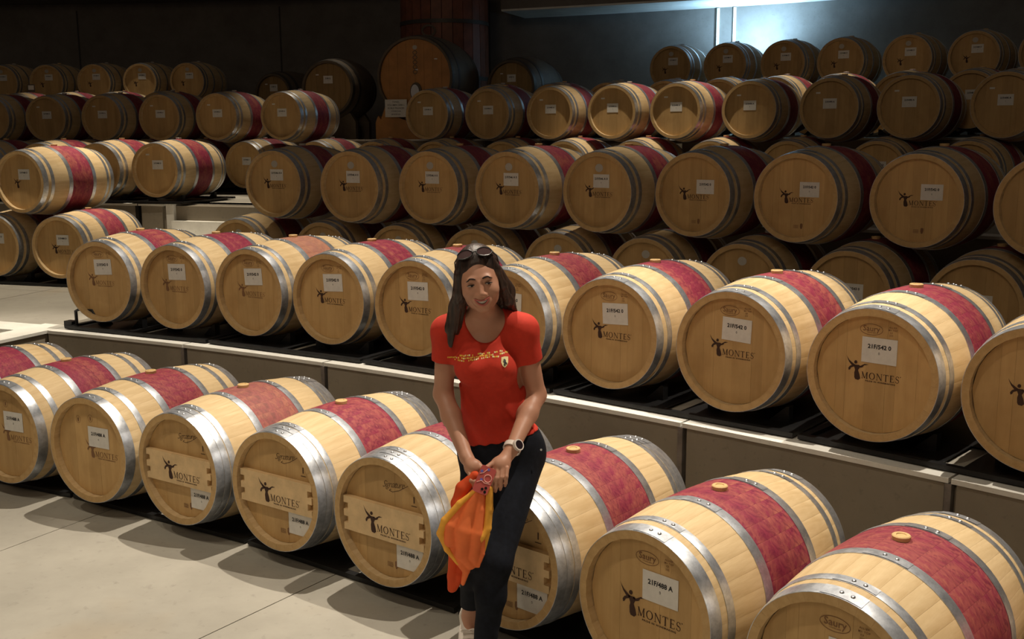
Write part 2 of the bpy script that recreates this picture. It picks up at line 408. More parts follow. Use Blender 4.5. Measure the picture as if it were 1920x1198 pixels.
FIG = [[(0, 1), (.045, .88), (.12, .73), (.24, .6), (.4, .63), (.3, .69), (.15, .79), (.06, .9)],
       [(.12, .37), (.10, .46), (.17, .56), (.28, .615), (.40, .62), (.34, .54), (.22, .49), (.18, .40)],
       [(.34, .74), (.37, .69), (.43, .68), (.48, .72), (.48, .79), (.43, .83), (.37, .81)],
       [(.31, .64), (.55, .64), (.60, .54), (.53, .42), (.60, .25), (.64, .08), (.56, .0), (.42, .02), (.38, .1), (.37, .3), (.40, .42), (.36, .52)],
       [(.50, .60), (.62, .53), (.72, .57), (.78, .66), (.98, .71), (.80, .72), (.68, .65), (.62, .61), (.54, .65)]]
def brand_geo(mb, x, z, h, y, text=True, tag_line=True):
    for f in FIG: mb.add([(x+u*h, y, z+v*h) for u, v in f], [tuple(range(len(f)))])
    if text:
        s = h*.285; w = glyphs(mb, 'MONTES', x+h*.68, z+h*.10, s, y)
        ex = x+h*.68+w
        n = 8; mb.add([(ex-s*.02+s*.07*math.cos(2*PI*k/n), y, z+h*.10+s*.95+s*.07*math.sin(2*PI*k/n)) for k in range(n)], [tuple(range(n))])
        if tag_line: add_text(mb, 'PRIDE IN WINEMAKING', h*.083, x+h*.68+w*.49, z+h*.01, y, .0003, 1.25, 1.18)
_m = {}
def brand_mesh(kind, y):
    if kind not in _m:
        mb = MB()
        if kind == 'brand': brand_geo(mb, 0, 0, .104, 0)
        if kind == 'brand_big': brand_geo(mb, 0, 0, .118, 0)
        if kind == 'figure': brand_geo(mb, 0, 0, .10, 0, False)
        if kind == 'maker':
            for k in range(28):
                a0, a1 = 2*PI*k/28, 2*PI*(k+1)/28
                stroke(mb, (.05*math.cos(a0), .024*math.sin(a0)), (.05*math.cos(a1), .024*math.sin(a1)), .0022, 0, 0, 1, 0)
            add_text(mb, 'Saury', .034, 0, .003, 0, .0004)
            add_text(mb, 'TONNELLERIE', .0065, 0, -.0135, 0, .0001)
            for i, wd in enumerate(('ALLIER', 'M+ TOP', 'CF', '225')): add_text(mb, wd, .0095, .094-.006*(i > 1), .017-i*.0115, 0, .0002, 1.2)
        if kind == 'stamp':
            mb.box((-.045, -.0002, -.012), (-.043, 0, .012))
            for i in range(4): mb.add([(-.04, 0, .008-i*.006), (-.012, 0, .008-i*.006), (-.012, 0, .0105-i*.006), (-.04, 0, .0105-i*.006)], [(0, 3, 2, 1)])
            for f in [[(0, .018), (.004, .022), (.014, .022), (.018, .016), (.017, .0), (.012, -.014), (.004, -.014), (-.001, 0)]]: mb.add([(u, 0, v) for u, v in f], [tuple(range(len(f)))])
        if kind == 'round_stamp':
            for k in range(20):
                a0, a1 = 2*PI*k/20, 2*PI*(k+1)/20
                stroke(mb, (.017*math.cos(a0), .02*math.sin(a0)), (.017*math.cos(a1), .02*math.sin(a1)), .002, 0, 0, 1, 0)
            mb.add([(-.004, 0, -.012), (.004, 0, -.012), (.006, 0, .004), (0, 0, .013), (-.006, 0, .002)], [(0, 1, 2, 3, 4)])
        _m[kind] = mb
    mb = _m[kind]
    key = (kind, 'me')
    if key not in _m: _m[key] = {}
    return mb
def mark_mesh(kind, mat='mark'):
    k = ('mm', kind, mat)
    if k not in _m: _m[k] = brand_mesh(kind, 0).build(kind, mat)
    return _m[k]
def card_mesh(w=.155, h=.112):
    k = ('card', w, h)
    if k not in _m: _m[k] = MB().box((-w/2, -.0012, -h/2), (w/2, 0, h/2)).build('card', 'card')
    return _m[k]
def letter_mesh(t, s=.026):
    k = ('let', t, s)
    if k not in _m:
        mb = MB(); add_text(mb, t, s, 0, .016, 0, s*.035, 1.0); add_text(mb, '0', s*.62, 0, -.012, 0, .0, 1)
        _m[k] = mb.build('lettering', 'ink')
    return _m[k]

# ------------------------------------------------------------------ barrels
RC, RB, BL = 0.290, 0.333, 0.475
NS = 30
def rad(y): return RB-(RB-RC)*(y/BL)**2
YS = [-BL, -.42, -.34, -.24, -.16, -.08, 0, .08, .16, .24, .34, .42, BL]
def stave_mesh():
    V = []; F = []; a = PI/NS-.0005
    for y in YS:
        r = rad(y); ch = .006 if abs(y) == BL else 0
        for (rr, q) in ((r-.0004, -a), (r, -a*.86), (r+.0006, 0), (r, a*.86), (r-.0004, a), (r-.036+ch, a), (r-.036+ch, -a)):
            V.append((rr*math.sin(q), y, rr*math.cos(q)))
    n = 7; K = len(YS)
    for i in range(K-1):
        for k in range(n): F.append((i*n+k, i*n+(k+1) % n, (i+1)*n+(k+1) % n, (i+1)*n+k))
    F += [tuple(range(n-1, -1, -1)), tuple(range((K-1)*n, K*n))]
    return fix(mesh('stave', V, F, 'oak', 38))
def body_mesh():
    V = []; F = []; T = []; n = NS*3
    prof = [(-BL+.037, RC-.031), (-BL, RC-.030)]+[(y, rad(y)) for y in YS]+[(BL, RC-.030), (BL-.037, RC-.031)]
    for j, (y, r) in enumerate(prof):
        for k in range(n):
            q = 2*PI*k/n; s = r-(.0005 if k % 3 == 0 else 0); V.append((s*math.sin(q), y, s*math.cos(q)+RB))
    tones = [rng.random() for _ in range(NS)]
    for j in range(len(prof)-1):
        for k in range(n):
            F.append((j*n+k, j*n+(k+1) % n, (j+1)*n+(k+1) % n, (j+1)*n+k)); T.append(tones[k//3])
    return fix(mesh('staves', V, F, 'oak', 45, tone=T))
def head_boards(nb, r, yf, d, join):
    """boards of a barrel head, cut to the circle; returns list of meshes or one"""
    W = 2*r/nb; out = []; allm = MB()
    off = .018
    cuts = [-r]+[-r+W*i+off*math.sin(i*2.1) for i in range(1, nb)]+[r]
    for i in range(nb):
        x0, x1 = cuts[i]+.00025, cuts[i+1]-.00025
        ks = 6; top = []; bot = []
        for k in range(ks+1):
            x = x0+(x1-x0)*k/ks; h = math.sqrt(max(0, r*r-x*x)); top.append((x, h+RB)); bot.append((x, -h+RB))
        poly = bot+top[::-1]
        dy = .0003*math.sin(i*3.7)
        mb = allm if join else MB()
        mb.prism(poly, yf+dy, yf+d, t=(i*0.37) % 1.0)
        if not join: out.append(fix(mb.build('head_board', 'head')))
    return [fix(allm.build('head', 'head', tone=True))] if join else out
def hoop_mesh(y0, y1, th=.0022):
    V = []; F = []; n = 72
    sec = [(y0, rad(y0)+.0002), (y0, rad(y0)+th), ((y0+y1)/2, rad((y0+y1)/2)+th+.0012), (y1, rad(y1)+th), (y1, rad(y1)+.0002)]
    for k in range(n):
        q = 2*PI*k/n
        for y, r in sec: V.append((r*math.sin(q), y, r*math.cos(q)+RB))
    for k in range(n):
        for j in range(4): F.append((k*5+j, ((k+1) % n)*5+j, ((k+1) % n)*5+j+1, k*5+j+1))
    mb = MB(); mb.add(V, F)
    # lapped, riveted end
    ym0, ym1 = min(y0, y1)+.002, max(y0, y1)-.002
    Vq = []; Fq = []
    for i in range(7):
        q = R_(-9+i*4.5)
        for y in (ym0, ym1):
            Vq.append(((rad(y)+th+.0022)*math.sin(q), y, (rad(y)+th+.0022)*math.cos(q)+RB))
    for i in range(6): Fq.append((2*i, 2*i+2, 2*i+3, 2*i+1))
    mb.add(Vq, Fq)
    return mb.build('hoop', 'hoop', 40)
def rivet_mesh(y0, y1, q):
    y = (y0+y1)/2; r = rad(y)+.0045; c = Vector((r*math.sin(q), y, r*math.cos(q)+RB)); nrm = Vector((math.sin(q), 0, math.cos(q)))
    a = Vector((math.cos(q), 0, -math.sin(q))); b_ = Vector((0, 1, 0)); V = []; F = []
    for (rr, h) in ((.0075, 0), (.0062, .003), (.003, .0046)):
        for k in range(10): V.append(c+(a*math.cos(2*PI*k/10)+b_*math.sin(2*PI*k/10))*rr+nrm*h)
    for j in range(2):
        for k in range(10): F.append((j*10+k, j*10+(k+1) % 10, j*10+10+(k+1) % 10, j*10+10+k))
    F.append(tuple(range(20, 30)))
    return mesh('rivet', V, F, 'rivet', 60)
def bung_mesh(mat):
    mb = MB(); n = 18
    for (r0, r1, z0, z1) in ((.028, .031, 2*RB-.012, 2*RB+.016),):
        V = []
        for r, z in ((r0, z0), (r1, z1-.003), (r1-.003, z1), (r1*.55, z1), (r1*.5, z1-.003)):
            for k in range(n): V.append((r*math.cos(2*PI*k/n), r*math.sin(2*PI*k/n), z))
        F = [(j*n+k, j*n+(k+1) % n, (j+1)*n+(k+1) % n, (j+1)*n+k) for j in range(4) for k in range(n)]+[tuple(range(4*n, 5*n))]
        mb.add(V, F)
    return mb.build('bung', mat, 45)
ST = stave_mesh(); BODY = [body_mesh() for _ in range(3)]
HB = head_boards(7, .2597, -BL+.036, .022, False); HB2 = head_boards(6, .2597, -BL+.036, .022, False)
HJ = head_boards(7, .2597, -BL+.036, .022, True)[0]
REAR = MB(); REAR.prism([(.2597*math.cos(2*PI*k/32), .2597*math.sin(2*PI*k/32)+RB) for k in range(32)], BL-.058, BL-.036); REAR = fix(REAR.build('rear_head', 'head'))
def hoopset(kind):
    if kind == 'triple': a = [(0, .045), (.047, .083), (.088, .122), (.292, .336)]
    elif kind == 'wide': a = [(0, .056), (.118, .155), (.292, .338)]
    else: a = [(0, .054), (.086, .122), (.292, .338)]
    s = [(-BL+p-.0005*(p == 0), -BL+q) for p, q in a]
    return s+[(-y1, -y0) for y0, y1 in s]
HO = {}
for k in ('triple', 'wide', 'std'):
    HO[k] = [(fix(hoop_mesh(*s)), rivet_mesh(*s, R_(3)), rivet_mesh(*s, R_(10))) for s in hoopset(k)]
BG = {'bung': bung_mesh('bung'), 'silicone': bung_mesh('silicone')}
# crate board with finger joints, fixed across the head
def crate_board():
    mb = MB(); y0, y1 = -.026, 0
    n = 5; h = .158; hw = .240; pts = []
    for i in range(n):
        z0 = -h/2+h*i/n; z1 = -h/2+h*(i+1)/n
        e = hw if i % 2 == 0 else hw-.026
        mb.box((-e, y0, z0), (e, y1, z1), t=i*.2)
    return fix(mb.build('crate_board', 'board'))
CB = crate_board()
SIGN = None
def sign_mesh():
    mb = MB(); V, F = text_geo('Signature', .046, -.0006, .86)
    mb.add([((x+y*.45)*.9, 0, y+x*.10) for x, y in V], F)
    pts = [(.085, .012), (.03, -.020), (-.01, -.034), (-.03, -.030), (-.018, -.022)]
    for p, q in zip(pts[:-1], pts[1:]): stroke(mb, p, q, .0022, 0, 0, 1, 0)
    return mb.build('signature', 'mark')
def disc(name, mat, rx, rz, th=.0008, n=20):
    mb = MB(); mb.prism([(rx*math.cos(2*PI*k/n), rz*math.sin(2*PI*k/n)) for k in range(n)], -th, 0); return fix(mb.build(name, mat))
SIG = sign_mesh(); SEAL = disc('seal', 'sticker', .033, .030); TINY = MB().box((-.022, -.0006, -.008), (.022, 0, .008)).build('tiny_tag', 'card')
YF = -BL+.036
def barrel(x, y, z, yaw, label, group, staves=False, hoops='std', bung='bung', stain=1.0, bright=1.0, seed=0, card=None, cpos=(.02, .11), brand=None, bpos=(-.12, -.03), bmat='mark', maker=False, stamp=None, seal=None, tiny=None, board=False, nb7=True, ctilt=0.0, roundst=False, mirrored=False):
    a = R_(yaw)
    col = (stain, bright, seed, 1)
    r = empty('wine_barrel', (x+BL*math.sin(a), y+BL*math.cos(a), z-RB), -a, label, 'barrel', group)
    if staves:
        ph = rng.random()*.2
        for k in range(NS): ob('stave', ST, r, (0, 0, RB), (0, ph+2*PI*k/NS, 0), col)
        for me in (HB if nb7 else HB2): ob('head_board', me, r, color=col)
    else:
        o = ob('staves', BODY[int(seed*97) % 3], r, color=col); o['kind'] = 'stuff'
        ob('head', HJ, r, color=col)
    ob('rear_head', REAR, r, color=col)
    for h, r1, r2 in HO[hoops]:
        ho = ob('hoop', h, r)
        if staves: ob('rivet', r1, ho); ob('rivet', r2, ho)
    bo = ob('bung', BG[bung], r)
    if bung == 'silicone' and staves: bo['label'] = 'pale grey silicone bung'
    def put(name, me, px, pz, dy=0.0, parent=None, rot=0.0):
        return ob(name, me, parent or r, (px, YF-.0014+dy, RB+pz), (0, rot, 0))
    if board:
        cb = put('crate_board', CB, .0, -.005, .0); ob('brand_mark', mark_mesh('brand_big'), cb, (-.115, -.0268, -.058))
        put('signature', SIG, .05, .172)
        mb = _m.get('one')
        if mb is None: mb = MB(); add_text(mb, '1', .04, 0, 0, 0, .001); mb.box((-.016, -.0002, -.028), (.016, 0, -.025)); mb = mb.build('number_mark', 'mark'); _m['one'] = mb
        put('number_mark', mb, .165, .125)
    if brand: put('brand_mark', mark_mesh(brand, bmat), bpos[0], bpos[1])
    if maker: put('maker_mark', mark_mesh('maker', 'mark_soft'), maker[0], maker[1])
    if stamp: put('small_stamp', mark_mesh('stamp', 'mark_soft' if not board else 'mark_soft'), stamp[0], stamp[1])
    if roundst: put('round_stamp', mark_mesh('round_stamp', 'mark_soft'), .0, .17); put('round_stamp', mark_mesh('round_stamp', 'mark_soft'), -.095, .155)
    if seal: put('round_seal', SEAL, seal[0], seal[1])
    if tiny: put('tiny_tag', TINY, tiny[0], tiny[1])
    if card:
        c = put('label_card', card_mesh() if staves else card_mesh(.135, .098), cpos[0], cpos[1], -.0004, None, ctilt)
        ob('lettering', letter_mesh(card, .0255 if staves else .022), c, (0, -.0018, 0))
    return r
# every barrel: row, index, x, y, z of the front head centre, direction of the axis
T=[('A',0,-3.531,6.09,0.377,24.7),
   ('A',1,-2.909,5.764,0.377,26.3),
   ('A',2,-2.295,5.434,0.377,28),
   ('A',3,-1.708,5.101,0.377,32.4),
   ('A',4,-1.135,4.751,0.377,34.4),
   ('A',5,-0.576,4.347,0.377,36.9),
   ('A',6,-0.05,3.944,0.377,40.6),
   ('A',7,0.455,3.476,0.377,44.7),
   ('A',8,0.964,2.961,0.377,43.9),
   ('A',9,1.482,2.48,0.377,47),
   ('B',0,-2.982,7.472,1.014,21.1),
   ('B',1,-2.356,7.177,1.014,25.5),
   ('B',2,-1.761,6.905,1.014,28.9),
   ('B',3,-1.178,6.601,1.014,30.2),
   ('B',4,-0.602,6.217,1.014,33),
   ('B',5,-0.045,5.774,1.014,38.8),
   ('B',6,0.503,5.375,1.014,37.8),
   ('B',7,1.038,4.904,1.014,40.4),
   ('B',8,1.543,4.395,1.014,41.4),
   ('B',9,2.038,3.937,1.014,43),
   ('Cl',0,-2.498,9.474,1.014,23.3),
   ('Cl',1,-1.664,9.092,1.014,26),
   ('Cl',2,-0.968,8.735,1.014,28.3),
   ('Cl',3,-0.316,8.368,1.014,30.5),
   ('Cl',4,0.335,7.967,1.014,32.8),
   ('Cl',5,0.956,7.55,1.014,35),
   ('Cl',6,1.561,7.11,1.014,37.1),
   ('Cl',7,2.148,6.647,1.014,39.4),
   ('Cl',8,2.743,6.139,1.014,41.6),
   ('Cl',9,3.304,5.62,1.014,43.9),
   ('C',0,-2.101,9.277,1.628,23.2),
   ('C',1,-1.348,8.734,1.628,26.9),
   ('C',2,-0.676,8.519,1.628,30.7),
   ('C',3,-0.038,8.086,1.628,32.8),
   ('C',4,0.624,7.719,1.628,35.5),
   ('C',5,1.258,7.332,1.628,37.9),
   ('C',6,1.86,6.899,1.628,39.4),
   ('C',7,2.51,6.522,1.628,40.1),
   ('C',8,3.021,5.914,1.628,42.7),
   ('L',0,-5.001,10.066,1.014,15.7),
   ('L',1,-4.286,9.849,1.014,15.5),
   ('L',2,-4.653,9.964,1.628,20),
   ('H',0,-6.042,12.033,1.684,11.5),
   ('H',1,-5.314,11.871,1.684,13.6),
   ('H',2,-4.58,11.678,1.684,15.6),
   ('H',3,-3.877,11.471,1.684,17.1),
   ('G',0,-7.37,14.327,1.684,7.1),
   ('G',1,-6.578,14.214,1.684,9.1),
   ('G',2,-5.791,14.074,1.684,11.1),
   ('G',3,-4.969,13.897,1.684,13.2),
   ('G',4,-4.194,13.701,1.684,15.2),
   ('G',5,-3.413,13.482,1.684,23.3),
   ('G',6,-2.452,13.152,1.684,19.8),
   ('G',7,-1.683,12.86,1.684,21.8),
   ('G',8,-0.926,12.532,1.684,25.2),
   ('G',9,-0.117,12.165,1.684,24.7),
   ('G',10,0.571,11.812,1.684,28),
   ('G',11,1.292,11.411,1.684,30.1),
   ('G',12,2.048,10.953,1.684,32.3),
   ('G',13,2.734,10.502,1.684,34.4),
   ('G',14,3.447,9.994,1.684,36.6),
   ('G',15,4.095,9.495,1.684,38.6),
   ('U',0,-6.98,14.235,2.291,8.1),
   ('U',1,-6.189,14.155,2.291,9.8),
   ('U',2,-5.367,13.941,2.291,12.9),
   ('U',3,-4.547,13.756,2.291,13.1),
   ('U',4,-3.741,13.508,2.291,15.6),
   ('U',5,-2.875,13.286,2.291,21),
   ('D',0,-1.017,12.825,2.291,25.4),
   ('D',1,-0.284,12.459,2.291,27),
   ('D',2,0.437,12.164,2.291,28),
   ('D',3,1.107,11.772,2.291,30.8),
   ('D',4,1.755,11.421,2.291,32),
   ('D',5,2.452,11.003,2.291,32.2),
   ('D',6,3.113,10.452,2.291,34.3),
   ('D',7,3.73,10.019,2.291,36.9),
   ('D',8,4.406,9.527,2.291,39.1),
   ('Q',0,-8.083,15.811,2.38,5),
   ('Q',1,-7.344,15.735,2.38,6.8),
   ('Q',2,-6.608,15.637,2.38,8.5),
   ('Q',3,-5.854,15.512,2.38,10.3),
   ('Q',4,-5.105,15.364,2.38,12.1),
   ('Q',5,-0.3,13.774,2.38,24.1),
   ('Q',6,0.484,13.408,2.38,26.1),
   ('Q',7,1.168,13.059,2.38,27.9),
   ('Q',8,1.815,12.704,2.38,29.6),
   ('Q',9,2.39,12.367,2.38,31.2),
   ('Q',10,2.946,12.019,2.38,32.8),
   ('Q',11,3.501,11.651,2.38,34.3),
   ('Q',12,4.077,11.246,2.38,36),
   ('Q',13,4.641,10.824,2.38,37.6),
   ('W',0,-8.877,17.75,2.335,2.9),
   ('W',1,-8.056,17.696,2.335,4.7),
   ('W',2,-7.282,17.621,2.335,6.4),
   ('W',3,-6.466,17.516,2.335,8.2),
   ('W',4,-5.653,17.386,2.335,10),
   ('W',5,-4.867,17.235,2.335,11.8),
   ('W',6,1.854,14.845,2.335,27.4),
   ('W',7,2.539,14.477,2.335,29.1),
   ('W',8,3.213,14.089,2.335,30.8),
   ('W',9,3.836,13.705,2.335,32.4),
   ('W',10,4.486,13.279,2.335,34.1),
   ('W',11,5.123,12.834,2.335,35.8),
   ('W',12,5.747,12.37,2.335,37.5),
   ('V',0,-8.472,17.78,2.932,3.8),
   ('V',1,-7.684,17.714,2.932,4.9),
   ('V',2,-6.854,17.602,2.932,6.5),
   ('V',3,-6.068,17.503,2.932,8.9),
   ('V',4,-5.257,17.38,2.932,8.4),
   ('E',0,2.163,14.59,2.932,29.3),
   ('E',1,2.817,14.151,2.932,30.7),
   ('E',2,3.493,13.812,2.932,32.7),
   ('E',3,4.126,13.457,2.932,32.7),
   ('E',4,4.814,13.06,2.932,34.8),
   ('E',5,5.432,12.618,2.932,37.3),
   ('E',6,6.016,12.084,2.932,38.4)]

ORD = ['first', 'second', 'third', 'fourth', 'fifth', 'sixth', 'seventh', 'eighth', 'ninth', 'tenth', 'eleventh', 'twelfth', 'thirteenth', 'fourteenth', 'fifteenth', 'sixteenth']
GRP = {'A': 'barrels on the lowest floor', 'B': 'front barrels on the first terrace', 'Cl': 'bottom barrels of the double row behind the front terrace row',
       'C': 'top barrels of the double row behind the front terrace row', 'L': 'barrels beyond the aisle on the first terrace', 'H': 'barrels on the second terrace left of the aisle',
       'G': 'bottom barrels on the second terrace', 'U': 'top barrels on the left of the second terrace', 'D': 'top barrels on the right of the second terrace',
       'Q': 'front barrels on the third terrace', 'W': 'bottom barrels along the back wall', 'V': 'top barrels at the back on the left', 'E': 'top barrels under the blue-lit wall'}
LA = ['barrel at the far left of the lowest row, only its tail in view',
      'lowest-row barrel cut by the left photo edge, wine-red band and white card',
      'lowest-row barrel with centred white card and two round stamps, no crate board',
      'barrel with crate board across its head, leftmost of the four boarded ones',
      'second boarded barrel from the left, crate board and signature on the head',
      'boarded barrel just left of the woman in the lowest row',
      'boarded barrel half hidden behind the legs of the woman',
      'lowest-row barrel right of the woman with oval maker mark above the card',
      'nearest large barrel in the bottom right, bung on top of its red band',
      'barrel cropped in the bottom right photo corner']
n_ = {'B': 10, 'Cl': 10, 'C': 9, 'L': 3, 'H': 4, 'G': 16, 'U': 6, 'D': 9, 'Q': 14, 'W': 13, 'V': 5, 'E': 7}
DESC = {'B': '%s barrel from the left in the single row just behind the white coping',
        'Cl': '%s barrel from the left in the lower layer behind the front terrace row',
        'C': '%s barrel from the left in the upper layer right of the aisle',
        'L': None, 'H': '%s barrel from the left in the single row left of the aisle, second terrace',
        'G': '%s barrel from the left in the second terrace lower layer',
        'U': '%s barrel from the left in the upper layer at the left, second terrace',
        'D': '%s barrel from the left in the second terrace upper layer right of the large cask',
        'Q': '%s barrel from the left in the row on the third terrace edge',
        'W': '%s barrel from the left in the lowest layer near the back wall',
        'V': '%s dark barrel from the left in the rearmost row at top left',
        'E': '%s dark barrel from the left in the top row before the blue-lit wall'}
LL = ['barrel at left edge on the first terrace floor, beyond the pale aisle', 'barrel with card behind the leftmost barrel of the coping row', 'upper barrel at the left photo edge with broad red band, beyond the aisle']
bun = lambda i, k: 'silicone' if rng.random() < k else 'bung'
for row, i, x, y, z, yaw in T:
    kw = dict(seed=rng.random(), stain=1.0, bright=.95+rng.random()*.12)
    if row == 'G': lab = ('%s barrel hidden in the lower layer beneath the upper left barrels, second terrace' % ORD[i]) if i < 5 else ('%s barrel from the aisle in the lower layer of the second terrace' % ORD[i-5])
    elif row == 'Q': lab = ('%s barrel from the left on the third terrace edge, left of the squat cask' % ORD[i]) if i < 5 else ('%s barrel from the tall vat rightwards on the third terrace edge' % ORD[i-5])
    elif row == 'W': lab = ('%s lowest barrel along the back wall, left end' % ORD[i]) if i < 6 else ('%s lowest barrel along the blue-lit back wall' % ORD[i-6])
    else: lab = LA[i] if row == 'A' else (LL[i] if row == 'L' else DESC[row] % ORD[i])
    g = GRP[row]
    if row == 'A':
        kw.update(staves=True)
        if i in (3, 4, 5, 6): kw.update(board=True, hoops='triple', card='21F/488 A', cpos=(.135, -.145), stamp=(.045, -.20), bung='silicone' if i == 5 else 'bung')
        elif i in (0, 1, 2): kw.update(hoops='wide', card='21F/488 A', cpos=(.055, .07), brand='brand', bpos=(-.05, -.05), bmat='mark_soft', roundst=True)
        else: kw.update(card='21F/488 A', cpos=(.055, .085), brand='brand_big', bpos=(-.125, -.055), maker=(-.005, .185), stamp=(.0, -.19))
        if i == 3: kw['stain'] = .85
    elif row == 'B':
        kw.update(staves=True, nb7=(i % 2 == 0), card='21F/542 0', cpos=(.02, .105), brand='brand', bpos=(-.125, -.035), bmat='mark' if i > 3 else ('mark' if i == 3 else 'mark_soft'), maker=(-.02, .195), ctilt=rng.uniform(-.06, .06))
        if i == 2: kw['stain'] = .7
    elif row == 'C':
        if i < 5: kw.update(card='21F/546 A 0', cpos=(.02, .08), seal=(.0, .175), brand='brand', bpos=(-.125, -.04))
        else: kw.update(card='21F/542 0', cpos=(.085, .055), brand='brand', bpos=(-.125, -.04), stamp=(.03, -.19), bmat='mark')
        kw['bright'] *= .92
    elif row == 'Cl':
        if i < 8: kw.update(seal=(.0, .17), brand='figure', bpos=(-.1, -.05))
        else: kw.update(card='21F/542 0', cpos=(.03, .03))
        if i in (7,): kw.update(card='21F/543 0', cpos=(.03, .03), seal=None)
        if i in (8, 9): kw.update(seal=None)
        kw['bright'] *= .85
    elif row == 'L':
        kw.update(card='21F/488 D', cpos=(.03, .07), brand='figure', bpos=(-.10, -.06), bright=.95)
        if i == 1: kw.update(brand='brand')
    elif row == 'H':
        kw.update(card='21F/488 D', cpos=(.02, .06), tiny=(-.10, .17))
    elif row in ('U', 'D'):
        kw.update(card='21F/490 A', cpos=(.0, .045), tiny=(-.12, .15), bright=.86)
    elif row in ('G', 'Q', 'W'):
        kw.update(card='21F/488 D', cpos=(.02, .05))
    elif row in ('V', 'E'):
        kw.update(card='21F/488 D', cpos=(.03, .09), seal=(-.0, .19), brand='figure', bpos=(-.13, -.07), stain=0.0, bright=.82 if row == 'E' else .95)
    if row in ('H', 'G', 'Q', 'W'): kw['stain'] = 1.0
    if row not in ('A', 'B'): kw['bung'] = bun(i, .45)
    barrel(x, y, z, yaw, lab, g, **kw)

# ------------------------------------------------------------------ steel racks under the barrels
def rack(R, t0, t1, z, lab, group, handle=False, low=True, depth=.86):
    tm = (t0+t1)/2; W = 2*(R+.4)*math.sin(R_((t1-t0)/2))-.02
    root = empty('barrel_rack', P(R+.0, tm, z), -R_(tm), lab, 'rack', group)
    hh = .028
    wf = W*R/(R+.4)
    ob('front_rail', MB().box((-wf/2, -.090, .006), (wf/2, -.055, hh)).build('rail', 'rack'), root)
    ob('rear_rail', MB().box((-W/2, depth+.06, .006), (W/2, depth+.105, hh)).build('rail', 'rack'), root)
    for s in (-1, 1):
        ob('side_bar', MB().box((s*wf/2*.97-.02, -.06, .008), (s*wf/2*.97+.02, depth+.06, .026)).build('bar', 'rack'), root)
    # floor mat plates below each barrel, slots left between
    n = 2 if t1-t0 > 1.4*41/R else 1
    for k in range(n):
        c = (k-.5)*wf/2 if n == 2 else 0.0
        ob('base_plate', MB().box((c-wf/2/n+.045, -.06, .004), (c+wf/2/n-.045, depth+.06, .009)).build('plate', 'rack'), root)
        for yy in (.13, depth-.1):
            for s in (-1, 1):
                cx = c*(1+.02)
                ob('cradle', MB().prism([(cx+s*.12, .009), (cx+s*.22, .009), (cx+s*.22, .088), (cx+s*.205, .088)], yy, yy+.05).build('cradle', 'rack'), root)
    ob('cross_plate', MB().box((-wf/2*.9, .32, .0095), (wf/2*.9, depth-.1, .0105)).build('plate', 'rack'), root)
    if handle:
        ob('end_handle', MB().tube([(-wf/2+.05, -.02, .03), (-wf/2+.05, -.02, .13), (-wf/2+.09, -.02, .145), (-wf/2+.22, -.02, .145), (-wf/2+.28, -.02, .05)], .012, 8).build('handle', 'rack', 60), root)
        ob('feet', MB().box((-wf/2-.06, -.04, .006), (-wf/2+.02, .02, .05)).build('foot', 'rack'), root)
    return root
def rackrow(R, ths, z, what, grp, handle=False, low=True):
    """ths: angles of the barrels; one rack carries two, racks meet midway between barrels"""
    n = len(ths); half = (ths[1]-ths[0])/2 if n > 1 else 1.0
    bd = [ths[0]-half]+[(ths[i]+ths[i+1])/2 for i in range(n-1)]+[ths[-1]+half]
    for k, i in enumerate(range(0, n, 2)):
        rack(R, bd[i]+.02, bd[min(i+2, n)]-.02, z, 'black steel rack, %s pair from the left %s' % (ORD[k], what), grp, handle and k == 0, low)
def ths(row): return [math.degrees(math.atan2(x-CX, y-CY)) for r, i, x, y, z, a in T if r == row]
tb = ths('B'); rackrow(17.50, tb, Z2+.009, 'below the coping-side row', 'racks on the first terrace edge', True)
rackrow(16.17, ths('A'), Z1, 'on the lowest floor', 'racks on the lowest floor')
rackrow(19.50, ths('Cl'), Z2, 'below the double row', 'racks under the double row')
rackrow(19.28, ths('L')[:2], Z2, 'beyond the aisle', 'racks beyond the aisle')
rackrow(20.90, ths('H'), Z3+.009, 'left of the aisle on the second terrace', 'racks left of the aisle')
rackrow(22.95, ths('G'), Z3, 'under the second terrace stack', 'racks under the second terrace stack')
rackrow(24.28, ths('Q')[:5], Z4+.009, 'on the third terrace left side', 'racks on the third terrace left')
rackrow(24.28, ths('Q')[5:], Z4+.009, 'on the third terrace right side', 'racks on the third terrace right')

